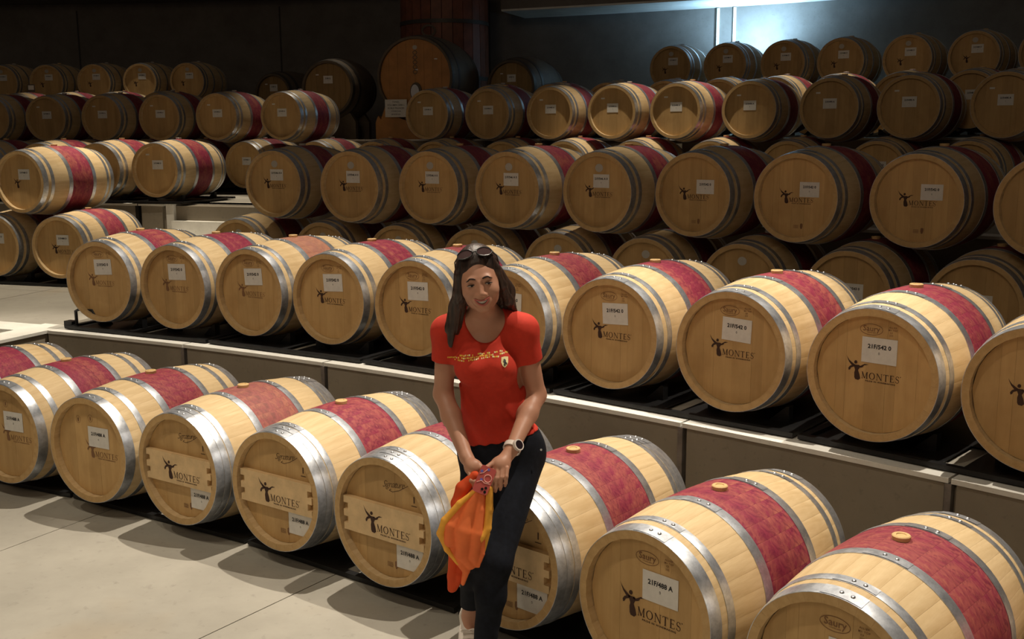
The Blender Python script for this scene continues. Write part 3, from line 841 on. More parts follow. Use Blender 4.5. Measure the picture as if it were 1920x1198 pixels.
# ------------------------------------------------------------------ larger casks on the third terrace
def cask(x, y, z, yaw, r, rb, L, name, label, cat, mh, group=None, nhoop=4, cards=True):
    a = R_(yaw); root = empty(name, (x+L/2*math.sin(a), y+L/2*math.cos(a), z-rb), -a, label, cat, group)
    def rr(t): return rb-(rb-r)*(2*t/L)**2
    n = 72; V = []; F = []
    prof = [(-L/2+.04, r-.035), (-L/2, r-.03)]+[(L*(k/10-.5), rr(L*(k/10-.5))) for k in range(11)]+[(L/2, r-.03), (L/2-.04, r-.035)]
    for yy, q in prof:
        for k in range(n): V.append(((q-(.002 if k % 3 == 0 else 0))*math.sin(2*PI*k/n), yy, (q-(.002 if k % 3 == 0 else 0))*math.cos(2*PI*k/n)+rb))
    for j in range(len(prof)-1):
        for k in range(n): F.append((j*n+k, j*n+(k+1) % n, (j+1)*n+(k+1) % n, (j+1)*n+k))
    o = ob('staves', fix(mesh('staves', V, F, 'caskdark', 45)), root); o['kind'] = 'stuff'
    nb = 8; W = 2*(r-.034)/nb; R2 = r-.034
    for i in range(nb):
        x0 = -R2+W*i+.001; x1 = x0+W-.002; top = []; bot = []
        for k in range(6):
            xx = x0+(x1-x0)*k/5; h = math.sqrt(max(0, R2*R2-xx*xx)); top.append((xx, rb+h)); bot.append((xx, rb-h))
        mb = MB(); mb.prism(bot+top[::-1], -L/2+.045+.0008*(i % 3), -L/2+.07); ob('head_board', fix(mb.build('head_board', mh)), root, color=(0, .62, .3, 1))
    for k in range(nhoop//2):
        for s in (-1, 1):
            y0, y1 = sorted((s*(L/2-.005-k*L*.16), s*(L/2-.06-k*L*.16)))
            sec = [(y0, rr(y0)), (y0, rr(y0)+.004), (y1, rr(y1)+.004), (y1, rr(y1))]; V = []; F = []
            for q in range(n):
                for yy, c in sec: V.append((c*math.sin(2*PI*q/n), yy, c*math.cos(2*PI*q/n)+rb))
            for q in range(n):
                for j in range(3): F.append((q*4+j, ((q+1) % n)*4+j, ((q+1) % n)*4+j+1, q*4+j+1))
            ob('hoop', fix(mesh('hoop', V, F, 'darkhoop', 40)), root)
    if cards:
        for yy in (-L*.28, L*.28):
            k = rr(yy); hz = root.location.z-Z4
            ob('bearer', fix(MB().prism([(-.34, -hz), (.34, -hz), (.34, .09-hz+.16), (.26, rb-math.sqrt(k*k-.26**2)-.004), (.13, rb-math.sqrt(k*k-.13**2)-.004), (0, rb-k-.004), (-.13, rb-math.sqrt(k*k-.13**2)-.004), (-.26, rb-math.sqrt(k*k-.26**2)-.004), (-.34, .09-hz+.16)], yy-.05, yy+.05).build('bearer', 'caskdark')), root)
        c = ob('label_card', card_mesh(.135, .105), root, (.0, -L/2+.0435, rb+r*.32)); ob('lettering', letter_mesh('21B/12', .028), c, (0, -.0018, 0))
        ob('tiny_tag', TINY, root, (-r*.42, -L/2+.0435, rb+r*.5))
    return root
cask(-2.56, 14.9, 2.04+.66, 12, .375, .44, 1.0, 'large_cask', 'big squat cask standing between the barrels and the tall cask, third terrace', 'cask', 'head', None)
cask(-.01, 15.5, 2.04+.70, 25, .374, .455, 1.15, 'large_cask', 'long grey-sided cask peeping over the barrels right of the tall vat', 'cask', 'head', None)
cask(-3.66, 16.4, 2.04+.64, 20, .31, .37, 1.0, 'large_cask', 'dim cask in the dark behind the leftmost gap, left of the squat cask', 'cask', 'head', None)
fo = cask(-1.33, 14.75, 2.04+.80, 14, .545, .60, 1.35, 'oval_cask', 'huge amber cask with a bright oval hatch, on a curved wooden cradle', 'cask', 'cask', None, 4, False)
rb = .60; yf = -1.35/2+.044
ob('manhole_door', disc('manhole_door', 'caskdark', .085, .13, .02), fo, (.01, yf, rb-.20))
ob('manhole_plate', disc('manhole_plate', 'rivet', .06, .10, .008), fo, (.0, yf-.021, rb-.20))
ob('sight_tag', TINY, fo, (.02, yf, rb+.10)); ob('sight_tag', TINY, fo, (.30, yf, rb+.24))
ob('round_seal', SEAL, fo, (.0, yf, rb+.40))
mbx = MB()
for k in range(5):
    zc = .36-.065*k
    for i in range(8):
        a0 = 2*PI*i/8; a1 = 2*PI*(i+1)/8
        stroke(mbx, (.03*math.cos(a0), zc+.026*math.sin(a0)), (.03*math.cos(a1), zc+.026*math.sin(a1)), .010, 0, 0, 1, 0)
ob('carved_ornament', mbx.build('carving', 'caskdark'), fo, (.0, yf-.001, rb-.03))
pc = MB().box((-.16, -.004, -.12), (.16, 0, .12)).build('placard', 'card')
pl = ob('placard', pc, fo, (-.27, yf-.06, rb-.42))
mbt = MB()
for k in range(5): add_text(mbt, ['TONEL', 'VOLUMEN 2000 L', 'ROBLE FRANCES', 'COSECHA', 'BODEGA'][k], .03, 0, .085-k*.042, 0, .0002, 1.1)
ob('lettering', mbt.build('lettering', 'ink'), pl, (0, -.006, 0))
# saddle cradle
cr = empty('cask_cradle', P(24.55, 17.8, Z4), -R_(14), 'curved wooden saddle cradle carrying the huge amber cask', 'cradle')
cr.location = fo.location.copy(); cr.location.z = Z4; cr.rotation_euler = fo.rotation_euler
for yy in (-.56, .40):
    top = []
    H0 = fo.location.z-Z4+rb
    for k in range(17):
        xx = -.52+1.04*k/16; rr_ = .60; top.append((xx, H0-math.sqrt(rr_*rr_-xx*xx)-.004 if abs(xx) < .52 else .28))
    poly = [(-.60, .0), (.60, .0), (.60, .24), (.56, .33)]+[p for p in top[::-1]]+[(-.56, .33), (-.60, .24)]
    mb = MB(); mb.prism(poly, yy-.07, yy+.07); ob('saddle', fix(mb.build('saddle', 'cask')), cr)
# tall upright vat
vt = empty('upright_vat', (-1.05, 17.15, Z4), 0, 'tall upright vat of dark red staves rising behind the amber cask', 'vat')
for k in range(26):
    a0 = 2*PI*(k+.03)/26; a1 = 2*PI*(k+.97)/26
    def q(a, r, z): return (r*math.sin(a), r*math.cos(a), z)
    V = [q(a, r, z) for z, f in ((0, 1.0), (2.48, .97)) for r, a in ((.71*f, a0), (.71*f, a1), (.67*f, a1), (.67*f, a0))]
    if k < 1: vb = V
    ob('stave', fix(mesh('stave', V, [(0, 1, 2, 3), (4, 5, 6, 7), (0, 1, 5, 4), (1, 2, 6, 5), (2, 3, 7, 6), (3, 0, 4, 7)], 'redwood')), vt)
for z in (.25, .9, 1.75, 2.25):
    V = []; F = []
    for k in range(48):
        a = 2*PI*k/48; f = 1-.04*z/3.6
        for rr_, zz in ((.71*f, z), (.718*f, z), (.718*f, z+.06), (.71*f, z+.06)): V.append((rr_*math.sin(a), rr_*math.cos(a), zz))
    for k in range(48):
        for j in range(3): F.append((k*4+j, ((k+1) % 48)*4+j, ((k+1) % 48)*4+j+1, k*4+j+1))
    ob('hoop', fix(mesh('hoop', V, F, 'darkhoop', 40)), vt)
mbx = MB()
for i in range(12):
    a0 = 2*PI*i/12; a1 = 2*PI*(i+1)/12
    stroke(mbx, (.10*math.cos(a0), .08*math.sin(a0)), (.10*math.cos(a1), .08*math.sin(a1)), .03, 0, 0, 1, 0)
ob('carved_crest', mbx.build('crest', 'caskdark'), vt, (-.2, -.715, 1.63))
mb = MB(); mb.prism([(.66*math.cos(2*PI*k/40), .66*math.sin(2*PI*k/40)) for k in range(40)], -.03, .0)
ob('base', fix(mb.build('base', 'redwood')), vt, (0, 0, .05), (R_(90), 0, 0))
# small framed notice standing on a barrel at the back left
def sign_at(x, y, z):
    r = empty('table_sign', (x, y, z), 0, 'small framed notice standing on a barrel at the upper left', 'sign')
    ob('frame', MB().box((-.055, 0, 0), (.055, .012, .115)).build('frame', 'caskdark'), r)
    ob('notice', MB().box((-.042, -.002, .035), (.042, .0, .10)).build('notice', 'card'), r)
sign_at(-7.22, 16.1, 2.716)

# ------------------------------------------------------------------ the woman: smooth implicit surfaces -> meshes
class Field:
    """smooth union / difference of simple shapes sampled on a (non-uniform) grid, meshed with surface nets"""
    def __init__(s, xs, ys, zs):
        s.x, s.y, s.z = [np.asarray(a, np.float32) for a in (xs, ys, zs)]
        s.D = np.full((len(s.x), len(s.y), len(s.z)), 0.5, np.float32)
    def _box(s, lo, hi):
        sl = []
        for ax, l, h in zip((s.x, s.y, s.z), lo, hi):
            a = max(0, np.searchsorted(ax, l)-1); b = min(len(ax), np.searchsorted(ax, h)+1); sl.append(slice(a, b))
        return tuple(sl)
    def apply(s, fn, lo, hi, k, mode='u', pad=.05):
        lo = [v-pad for v in lo]; hi = [v+pad for v in hi]
        sl = s._box(lo, hi)
        if any(q.stop <= q.start for q in sl): return s
        X, Y, Z = np.meshgrid(s.x[sl[0]], s.y[sl[1]], s.z[sl[2]], indexing='ij')
        d = fn(X, Y, Z); D = s.D[sl]
        if mode == 'u':
            h = np.clip(.5+.5*(D-d)/k, 0, 1); s.D[sl] = D*(1-h)+d*h-k*h*(1-h)
        elif mode == 'd':
            h = np.clip(.5-.5*(D+d)/k, 0, 1); s.D[sl] = D*(1-h)+(-d)*h+k*h*(1-h)
        elif mode == 'i':
            s.D[sl] = np.maximum(D, d)
        return s
    def cone(s, a, b, r0, r1, k=.02, mode='u', flat=None):
        a = np.array(a, np.float32); b = np.array(b, np.float32); ab = b-a; L2 = float(ab@ab)+1e-9
        def f(X, Y, Z):
            px, py, pz = X-a[0], Y-a[1], Z-a[2]
            t = np.clip((px*ab[0]+py*ab[1]+pz*ab[2])/L2, 0, 1)
            qx, qy, qz = px-t*ab[0], py-t*ab[1], pz-t*ab[2]
            if flat is not None:
                n, sc = flat; e = (qx*n[0]+qy*n[1]+qz*n[2])*(sc-1)
                qx, qy, qz = qx+e*n[0], qy+e*n[1], qz+e*n[2]
            return np.sqrt(qx*qx+qy*qy+qz*qz)-(r0+(r1-r0)*t)
        R = max(r0, r1)
        return s.apply(f, np.minimum(a, b)-R, np.maximum(a, b)+R, k, mode)
    def ell(s, c, r, k=.02, mode='u', rot=None):
        c = np.array(c, np.float32); r = np.array(r, np.float32)
        Mx = None if rot is None else np.array(rot, np.float32)   # rows = local axes
        def f(X, Y, Z):
            px, py, pz = X-c[0], Y-c[1], Z-c[2]
            if Mx is not None: px, py, pz = [Mx[i, 0]*px+Mx[i, 1]*py+Mx[i, 2]*pz for i in range(3)]
            k0 = np.sqrt((px/r[0])**2+(py/r[1])**2+(pz/r[2])**2); k1 = np.sqrt((px/r[0]**2)**2+(py/r[1]**2)**2+(pz/r[2]**2)**2)+1e-6
            return k0*(k0-1)/k1
        R = float(r.max()); return s.apply(f, c-R, c+R, k, mode)
    def mesh(s, name, mat, smooth_it=1):
        D = s.D; inside = D < 0
        nx, ny, nz = D.shape
        cnt = np.zeros((nx-1, ny-1, nz-1), np.int8)
        for i in (0, 1):
            for j in (0, 1):
                for k in (0, 1): cnt += inside[i:nx-1+i, j:ny-1+j, k:nz-1+k]
        act = (cnt > 0) & (cnt < 8); idx = np.full(act.shape, -1, np.int32); I, J, K = np.nonzero(act); idx[I, J, K] = np.arange(len(I))
        acc = np.zeros((len(I), 3)); n = np.zeros(len(I)); ax = (s.x, s.y, s.z)
        for d in range(3):
            o = [q for q in range(3) if q != d]
            for u in (0, 1):
                for v in (0, 1):
                    a = [I.copy(), J.copy(), K.copy()]; a[o[0]] = a[o[0]]+u; a[o[1]] = a[o[1]]+v
                    b = [q.copy() for q in a]; b[d] = b[d]+1
                    da = D[a[0], a[1], a[2]]; db = D[b[0], b[1], b[2]]; m = (da < 0) != (db < 0)
                    t = np.where(m, da/np.where(m, da-db, 1), 0)
                    for q in range(3):
                        pa = ax[q][a[q]]; pb = ax[q][b[q]]; acc[:, q] += np.where(m, pa+(pb-pa)*t, 0)
                    n += m
        V = acc/n[:, None]
        F = []
        for d in range(3):
            o = [q for q in range(3) if q != d]
            a = [slice(None)]*3; b = [slice(None)]*3; a[d] = slice(0, -1); b[d] = slice(1, None)
            m = inside[tuple(a)] != inside[tuple(b)]
            for q in o:
                e = [slice(None)]*3; e[q] = slice(1, -1) if True else None
            i3 = np.nonzero(m); sel = np.ones(len(i3[0]), bool)
            for q in o: sel &= (i3[q] > 0) & (i3[q] < D.shape[q]-1)
            i3 = [q[sel] for q in i3]
            def g(u, v):
                c = [q.copy() for q in i3]; c[o[0]] = c[o[0]]-u; c[o[1]] = c[o[1]]-v; return idx[c[0], c[1], c[2]]
            q4 = np.stack([g(1, 1), g(0, 1), g(0, 0), g(1, 0)], 1)
            flip = inside[i3[0], i3[1], i3[2]]
            if d == 1: flip = ~flip
            q4[~flip] = q4[~flip][:, ::-1]
            F.append(q4)
        F = np.concatenate(F); F = F[(F >= 0).all(1)]
        for _ in range(smooth_it):
            S = np.zeros_like(V); c = np.zeros(len(V))
            for a_, b_ in ((0, 1), (1, 2), (2, 3), (3, 0)):
                np.add.at(S, F[:, a_], V[F[:, b_]]); np.add.at(c, F[:, a_], 1); np.add.at(S, F[:, b_], V[F[:, a_]]); np.add.at(c, F[:, b_], 1)
            V = V*.5+.5*S/np.maximum(c, 1)[:, None]
        me = bpy.data.meshes.new(name); me.vertices.add(len(V)); me.vertices.foreach_set('co', V.ravel())
        me.loops.add(len(F)*4); me.loops.foreach_set('vertex_index', F.ravel().astype(np.int32)); me.polygons.add(len(F))
        me.polygons.foreach_set('loop_start', np.arange(0, len(F)*4, 4, dtype=np.int32)); me.update(calc_edges=True); me.validate()
        me.materials.append(M[mat]); me.shade_smooth(); return me
def axis(segs):
    out = []
    for a, b, h in segs: out += list(np.arange(a, b-1e-6, h))
    return out+[segs[-1][1]]

PO = Vector((-.11, 3.80, 0))      # person's origin on the floor; all points below are world coordinates
# joints
neckb = (-.105, 3.835, 1.385); headc = Vector((-.117, 3.735, 1.528))
shR, shL = (-.243, 3.835, 1.322), (.040, 3.828, 1.328)
elR, wrR = (-.262, 3.86, 1.075), (-.168, 3.665, .885)
elL, wrL = (.092, 3.88, 1.065), (-.005, 3.655, .915)
hpR, knR, anR = (-.115, 3.90, .80), (-.135, 3.63, .54), (-.168, 3.80, .205)
hpL, knL, anL = (.035, 3.915, .80), (-.066, 3.625, .50), (-.118, 3.61, .085)
# head frame: roll to the viewer's left, slight turn to the viewer's right
hr = Matrix.Rotation(R_(-9), 3, 'Y') @ Matrix.Rotation(R_(2), 3, 'Z') @ Matrix.Rotation(R_(6), 3, 'X')
HS = .95
def hp(x, y, z): return headc+hr @ Vector((x, y, z))*HS
hrot = [list(hr.col[i]) for i in range(3)]
def headshape(f, off=0.0, hair=False):
    f.ell(hp(0, .022, .040), [v*HS+off for v in (.073, .090, .082)], .01, rot=hrot)
    f.ell(hp(0, -.018, -.012), [v*HS+off for v in (.071, .074, .088)], .02, rot=hrot)
    f.ell(hp(0, -.030, -.066), [v*HS+off for v in (.057, .050, .042)], .025, rot=hrot)
    f.ell(hp(0, -.062, -.096), [v*HS+off for v in (.022, .019, .016)], .022, rot=hrot)
body = Field(axis([(-.36, -.27, .006), (-.27, .03, .0027), (.03, .20, .006)]),
             axis([(3.50, 3.56, .006), (3.56, 3.84, .0027), (3.84, 4.06, .006)]),
             axis([(.0, .12, .006), (.12, .24, .004), (.24, .78, .008), (.78, .95, .0027), (.95, 1.38, .006), (1.38, 1.66, .0024)]))
headshape(body)
for s in (-1, 1):
    body.ell(hp(s*.040, -.058, -.030), [.025, .024, .021], .022, rot=hrot)          # smiling cheeks
    body.ell(hp(s*.027, -.074, .022), [.019, .010, .008], .014, rot=hrot)            # brow ridge
    body.ell(hp(s*.032, -.096, .003), [.017, .011, .0075], .010, 'd', rot=hrot)      # eye socket
    body.ell(hp(s*.073, .012, -.008), [.008, .017, .029], .008, rot=hrot)            # ear
    body.ell(hp(s*.0118, -.092, -.035), [.0085, .0095, .0070], .007, rot=hrot)         # nostril wing
body.cone(hp(0, -.084, .008), hp(0, -.101, -.030), .0060, .0088, .012)
body.ell(hp(0, -.084, -.062), [.032, .013, .020], .016, rot=hrot)                    # mouth mound
# neck, torso
body.cone(neckb, hp(0, .022, -.055), .049, .047, .03)
def torso(f, o=0.0, k=.05):
    f.ell((-.098, 3.855, 1.225), (.128+o, .088+o, .150+o), k)
    f.ell((-.068, 3.865, 1.03), (.121+o, .086+o, .16+o), k)
    f.ell((-.045, 3.905, .86), (.158+o, .112+o, .125+o), k)
    f.cone((-.15, 3.845, 1.372), shR, .040+o, .047+o, .04); f.cone((-.06, 3.842, 1.374), shL, .040+o, .047+o, .04)
    for x in (-.152, -.045): f.ell((x, 3.775, 1.195), (.052+o, .050+o, .052+o), .04)
torso(body)
def arms(f, o=0.0):
    for a, b, c in ((shR, elR, wrR), (shL, elL, wrL)):
        f.cone(a, b, .043+o, .036+o, .02); f.cone(b, [b[i]*.65+c[i]*.35 for i in range(3)], .036+o, .036+o, .02); f.cone([b[i]*.65+c[i]*.35 for i in range(3)], c, .036+o, .024+o, .02)
arms(body)
def legs(f, o=0.0, k=.04):
    for h, n, a in ((hpR, knR, anR), (hpL, knL, anL)):
        f.cone(h, n, .078+o, .052+o, k); f.cone(n, [n[i]*.68+a[i]*.32 for i in range(3)], .048+o, .043+o, .03); f.cone([n[i]*.68+a[i]*.32 for i in range(3)], a, .043+o, .028+o, .03)
legs(body)
# hands: palm + four fingers + thumb each; the left hand (viewer's right) lies over the phone
def hand(f, wrist, palm_c, palm_r, fingers, thumb):
    f.cone(wrist, palm_c, .023, palm_r, .012)
    f.ell(palm_c, (palm_r*1.35, palm_r*.95, palm_r*1.25), .012)
    for pts, r in fingers+[thumb]:
        for i in range(len(pts)-1): f.cone(pts[i], pts[i+1], r*(1-.10*i), r*(1-.10*(i+1)), .0035)
fR = []      # her right hand, gathering the cloth
for i in range(4):
    x = -.158+.014*i; z = .838-.004*i
    fR.append(([(x+.002, 3.612, z+.008), (x+.008, 3.592, z-.016), (x+.018, 3.596, z-.036), (x+.022, 3.612, z-.044)], (.0085, .0088, .0086, .0078)[i]))
hand(body, wrR, (-.142, 3.632, .858), .025, fR, ([(-.118, 3.625, .868), (-.103, 3.600, .853), (-.098, 3.590, .832)], .0095))
fL = []
for i in range(4):
    x = -.072+.0175*i; z = .848+.003*i
    ln = (.030, .036, .033, .025)[i]
    fL.append(([(x, 3.590, z+.012), (x-.003, 3.572, z-.014), (x-.006, 3.574, z-.014-ln), (x-.008, 3.590, z-.020-ln*1.35)], (.0090, .0093, .0089, .0080)[i]))
hand(body, wrL, (-.045, 3.612, .872), .027, fL, ([(-.068, 3.605, .885), (-.094, 3.585, .872), (-.108, 3.572, .852)], .0098))
# right foot (heel raised) and left foot inside the shoes
body.cone(anR, (-.168, 3.75, .11), .029, .019, .02); body.cone(anR, (-.178, 3.835, .19), .026, .02, .02)
body.cone(anL, (-.105, 3.50, .035), .03, .02, .02)
def surf(F, x, z, y0=3.45, y1=3.95):
    """front surface y of a field at (x, z)"""
    i = int(np.clip(np.searchsorted(F.x, x), 1, len(F.x)-1)); k = int(np.clip(np.searchsorted(F.z, z), 1, len(F.z)-1))
    tx = (x-F.x[i-1])/(F.x[i]-F.x[i-1]); tz = (z-F.z[k-1])/(F.z[k]-F.z[k-1])
    col = (F.D[i-1, :, k-1]*(1-tx)*(1-tz)+F.D[i, :, k-1]*tx*(1-tz)+F.D[i-1, :, k]*(1-tx)*tz+F.D[i, :, k]*tx*tz)
    q = np.nonzero((col < 0) & (F.y > y0) & (F.y < y1))[0]
    if len(q) == 0: return y1
    j = q[0]
    if j == 0: return float(F.y[0])
    t = col[j-1]/(col[j-1]-col[j]); return float(F.y[j-1]+(F.y[j]-F.y[j-1])*t)
def onface(x, z, off=0.0):
    p = hp(x, -.09, z); return Vector((p.x, surf(body, p.x, p.z)-off, p.z))
def mcurve(z0, dip, w, n=9): return [(-w+2*w*i/(n-1), z0-dip*(1-((-1+2*i/(n-1))**2))) for i in range(n)]
mu = [onface(x, z, .0004) for x, z in mcurve(-.0485, .0085, .029)]       # upper lip line
ml = [onface(x, z, .0004) for x, z in mcurve(-.0490, .0270, .029)]       # lower lip line
mt = [onface(x, z, .0004) for x, z in mcurve(-.0490, .0195, .029)]       # lower edge of the teeth
mc = [onface(x, z, -.001) for x, z in mcurve(-.0487, .0170, .027)]
for i in range(8): body.cone(mc[i], mc[i+1], .0028+.0052*math.sin(PI*i/8), .0028+.0052*math.sin(PI*(i+1)/8), .002, 'd')
woman = empty('woman', PO, 0, 'smiling woman in red T-shirt and dark trousers leaning on the barrels with a cloth', 'person')
def part(name, me, label=None, parent=None):
    o = ob(name, me, parent or woman)
    if parent is None: o.location = -PO
    else: o.location = (0, 0, 0)
    if label: o['label'] = label
    return o
skin = part('body', body.mesh('body', 'skin', 1))
# face details
for s in (-1, 1):
    pts = [onface(s*(.013+.0072*i), .025+.0045*math.sin(i*.62)+(-.0012*i if i > 3 else 0), .0012) for i in range(6)]
    part('eyebrow', MB().tube(pts, [.0020, .0033, .0034, .0030, .0024, .0012], 6).build('eyebrow', 'brow', 60))
    c = hp(s*.032, -.0795, .002)
    f = Field(axis([(c.x-.02, c.x+.02, .0011)]), axis([(c.y-.016, c.y+.014, .0011)]), axis([(c.z-.013, c.z+.013, .0009)]))
    f.ell(c, (.0142, .0068, .0040), .001, rot=hrot); part('eye', f.mesh('eye', 'eyewhite', 1))
    c2 = hp(s*.032+.002, -.0845, .0022)
    f = Field(axis([(c2.x-.01, c2.x+.01, .0008)]), axis([(c2.y-.008, c2.y+.008, .0008)]), axis([(c2.z-.008, c2.z+.008, .0008)]))
    f.ell(c2, (.0056, .0030, .0040), .001, rot=hrot); part('iris', f.mesh('iris', 'iris', 1))
    pts = [hp(s*(.032-.016+.0064*i), -.0845-.0025*math.sin(PI*i/5)+(.003 if i in (0, 5) else 0), .0028+.0036*math.sin(PI*i/5)) for i in range(6)]
    part('eyelashes', MB().tube(pts, [.0008, .0014, .0017, .0018, .0018, .0010], 6).build('eyelashes', 'brow', 60))
part_lip = []
for nm, pts, rs in (('upper_lip', mu, [.0012, .0020, .0025, .0029, .0026, .0029, .0025, .0020, .0012]), ('lower_lip', ml, [.0012, .0022, .0031, .0037, .0039, .0037, .0031, .0022, .0012])):
    part(nm, MB().tube(pts, rs, 7).build('lip', 'lips', 70))
tf = [(i, i+1, 9+i+1, 9+i) for i in range(8)]
fwd = hr @ Vector((0, 1, 0))
tv = [p+fwd*.0042 for p in mu]+[p+fwd*.0046 for p in mt]
part('teeth', mesh('teeth', tv, tf, 'teeth', 80))
mv = [p+fwd*.0058 for p in mu]+[p+fwd*.0064 for p in ml]
part('mouth', mesh('mouth', mv, tf, 'mouth', 80))
# hair
g = Field(axis([(-.30, .09, .0032)]), axis([(3.62, 4.0, .0034)]), axis([(1.24, 1.68, .0034)]))
g.ell(hp(0, .028, .046), (.0785, .093, .0855), .01, rot=hrot)
g.ell(hp(0, .05, -.02), (.074, .062, .09), .02, rot=hrot)
g.ell(hp(.002, -.092, -.030), (.063, .072, .106), .010, 'd', rot=hrot)
g.ell(hp(0, -.07, -.09), (.075, .075, .07), .01, 'd', rot=hrot)
def lock(pts, rs, flat=None, k=.012):
    for i in range(len(pts)-1): g.cone(pts[i], pts[i+1], rs[i], rs[i+1], k, flat=flat)
nfl = ((.25, -.97, 0), 1.9)
lock([hp(-.045, -.02, .098), hp(-.068, -.030, .040), hp(-.080, -.018, -.03), (-.206, 3.752, 1.43), (-.222, 3.765, 1.35), (-.226, 3.768, 1.28)], [.016, .017, .020, .024, .023, .008], nfl)
lock([hp(-.066, .01, .03), hp(-.082, .01, -.05), (-.198, 3.79, 1.42), (-.205, 3.79, 1.33)], [.026, .028, .028, .015])
lock([hp(.045, -.02, .098), hp(.068, -.022, .040), hp(.079, .0, -.03), (-.012, 3.80, 1.44), (.020, 3.86, 1.37)], [.018, .017, .018, .020, .008], ((-.4, -.9, 0), 1.6))
lock([hp(.05, .05, .0), (-.035, 3.84, 1.47), (-.02, 3.885, 1.36), (-.015, 3.90, 1.27)], [.045, .045, .04, .015])
lock([hp(-.04, .06, .0), (-.13, 3.85, 1.47), (-.13, 3.91, 1.34), (-.13, 3.93, 1.26)], [.05, .055, .05, .02])
X, Y, Z = np.meshgrid(g.x, g.y, g.z, indexing='ij')
near = np.abs(g.D) < .02
low = np.clip((1.56-Z)/.10, .12, 1)
g.D += near*low*(.0012*np.sin(X*420+3*np.sin(Z*21))+.0009*np.sin((X*.7+Y)*560+2*np.sin(Z*17)))
part('hair', g.mesh('hair', 'hair', 0), 'long dark brown hair, sleek and centre swept')
# sunglasses pushed up on the head
sg = empty('sunglasses', (-.12, 3.70, 1.64), 0, 'dark sunglasses pushed up on top of the head of the woman', 'sunglasses')
def sgp(name, me, lab=None):
    o = ob(name, me, sg, -sg.location)
    return o
for s in (-1, 1):
    pts = []
    for k in range(20):
        a = 2*PI*k/20; x = s*.036+.029*math.cos(a); v = .021*math.sin(a)
        pts.append(hp(x, -.046+.80*v+2.2*x*x, .118+.60*v-2.0*x*x))
    sgp('rim', MB().tube(pts, .0026, 6, closed=True).build('rim', 'frame', 60))
    cc = sum(pts, Vector())/20
    V = [cc+(cc-headc).normalized()*.002]+pts; sgp('lens', mesh('lens', V, [(0, 1+k, 1+(k+1) % 20) for k in range(20)], 'lens', 80))
    sgp('temple', MB().tube([hp(s*.064, -.036, .108), hp(s*.080, -.01, .085), hp(s*.084, .03, .045), hp(s*.080, .055, .01)], .0022, 6).build('temple', 'frame', 60))
sgp('bridge', MB().tube([hp(-.009, -.047, .119), hp(0, -.049, .122), hp(.009, -.047, .119)], .0026, 6).build('bridge', 'frame', 60))

# T-shirt
t = Field(axis([(-.36, .17, .0042)]), axis([(3.66, 4.04, .0046)]), axis([(.80, 1.46, .0042)]))
torso(t, .009, .05)
for a, b in ((shR, elR), (shL, elL)):
    e = [a[i]*.52+b[i]*.48 for i in range(3)]; t.cone(a, e, .055, .052, .03)
# sleeves end at a clean cut, hem slants, scoop neck
def cut(f, p, n):
    p = np.array(p); n = np.array(n)/np.linalg.norm(n)
    return lambda X, Y, Z: (X-p[0])*n[0]+(Y-p[1])*n[1]+(Z-p[2])*n[2]
for a, b, sx in ((shR, elR, -1), (shL, elL, 1)):
    e = np.array([a[i]*.54+b[i]*.46 for i in range(3)]); n = np.array(b)-np.array(a); n /= np.linalg.norm(n)
    def fn(X, Y, Z, e=e, n=n, sx=sx):
        d = (X-e[0])*n[0]+(Y-e[1])*n[1]+(Z-e[2])*n[2]
        r = np.sqrt(np.maximum(0, (X-e[0])**2+(Y-e[1])**2+(Z-e[2])**2-d*d))-.075
        return -np.maximum(-d, np.maximum(r, d-.09))     # inside region beyond cut -> removed by intersection
    t.apply(fn, (e-.16), (e+.16), .01, 'i', 0)
t.apply(cut(t, (-.06, 3.86, .900), (.17, 0, -1)), (-.40, 3.6, .75), (.2, 4.1, 1.0), .01, 'i', 0)
t.ell((-.100, 3.755, 1.385), (.080, .115, .098), .006, 'd')
X, Y, Z = np.meshgrid(t.x, t.y, t.z, indexing='ij')
t.D += (np.abs(t.D) < .02)*np.clip((1.22-Z)/.3, 0, 1)*.0022*np.sin(Z*62+9*np.sin(X*9+1)+(X+.08)*50)
shirt = part('t_shirt', t.mesh('t_shirt', 'shirt', 1), 'red cotton T-shirt with yellow print and small shield')
def onshirt(x, z, off=.0012): return Vector((x, surf(t, x, z)-off, z))
def px(u, v, Y):                   # only used at build time to place print on the chest in metres
    d = fw+ri2*((u-960)/FPX)-up2*((v-599)/FPX); return Vector((0, 0, CAMH))+d*(Y/d.y)
mbs = {'yellow': MB(), 'cream': MB()}
for i in range(34):
    for j in range(3):
        if rng.random() < .16: continue
        x = -.240+.0067*i; zb = 1.222+(x+.232)*.12
        if j == 2 and not 5 < i < 31: continue
        if j == 0 and not 2 < i < 30: continue
        h = .0065; z0 = zb+j*h*1.15+rng.uniform(-.001, .001); wd = rng.uniform(.003, .0062)
        q = [onshirt(x, z0), onshirt(x+wd, z0+.0006), onshirt(x+wd, z0+h*rng.uniform(.6, 1)), onshirt(x, z0+h*.8)]
        mbs['yellow' if (i < 5 or rng.random() < .62) else 'cream'].add(q, [(0, 1, 2, 3)])
for k, v in mbs.items(): part('chest_print', v.build('chest_print', k))['kind'] = 'stuff'
sx0, sz0 = -.027, 1.226
shp = [(-.0125, .017), (0, .019), (.0125, .017), (.0125, .0), (.008, -.011), (0, -.018), (-.008, -.011), (-.0125, .0)]
mb = MB()
for i in range(8):
    a, b = shp[i], shp[(i+1) % 8]; mb.add([onshirt(sx0, sz0, .002), onshirt(sx0+a[0], sz0+a[1], .002), onshirt(sx0+b[0], sz0+b[1], .002)], [(0, 1, 2)])
sh = part('shield_emblem', fix(mb.build('shield', 'cream')))
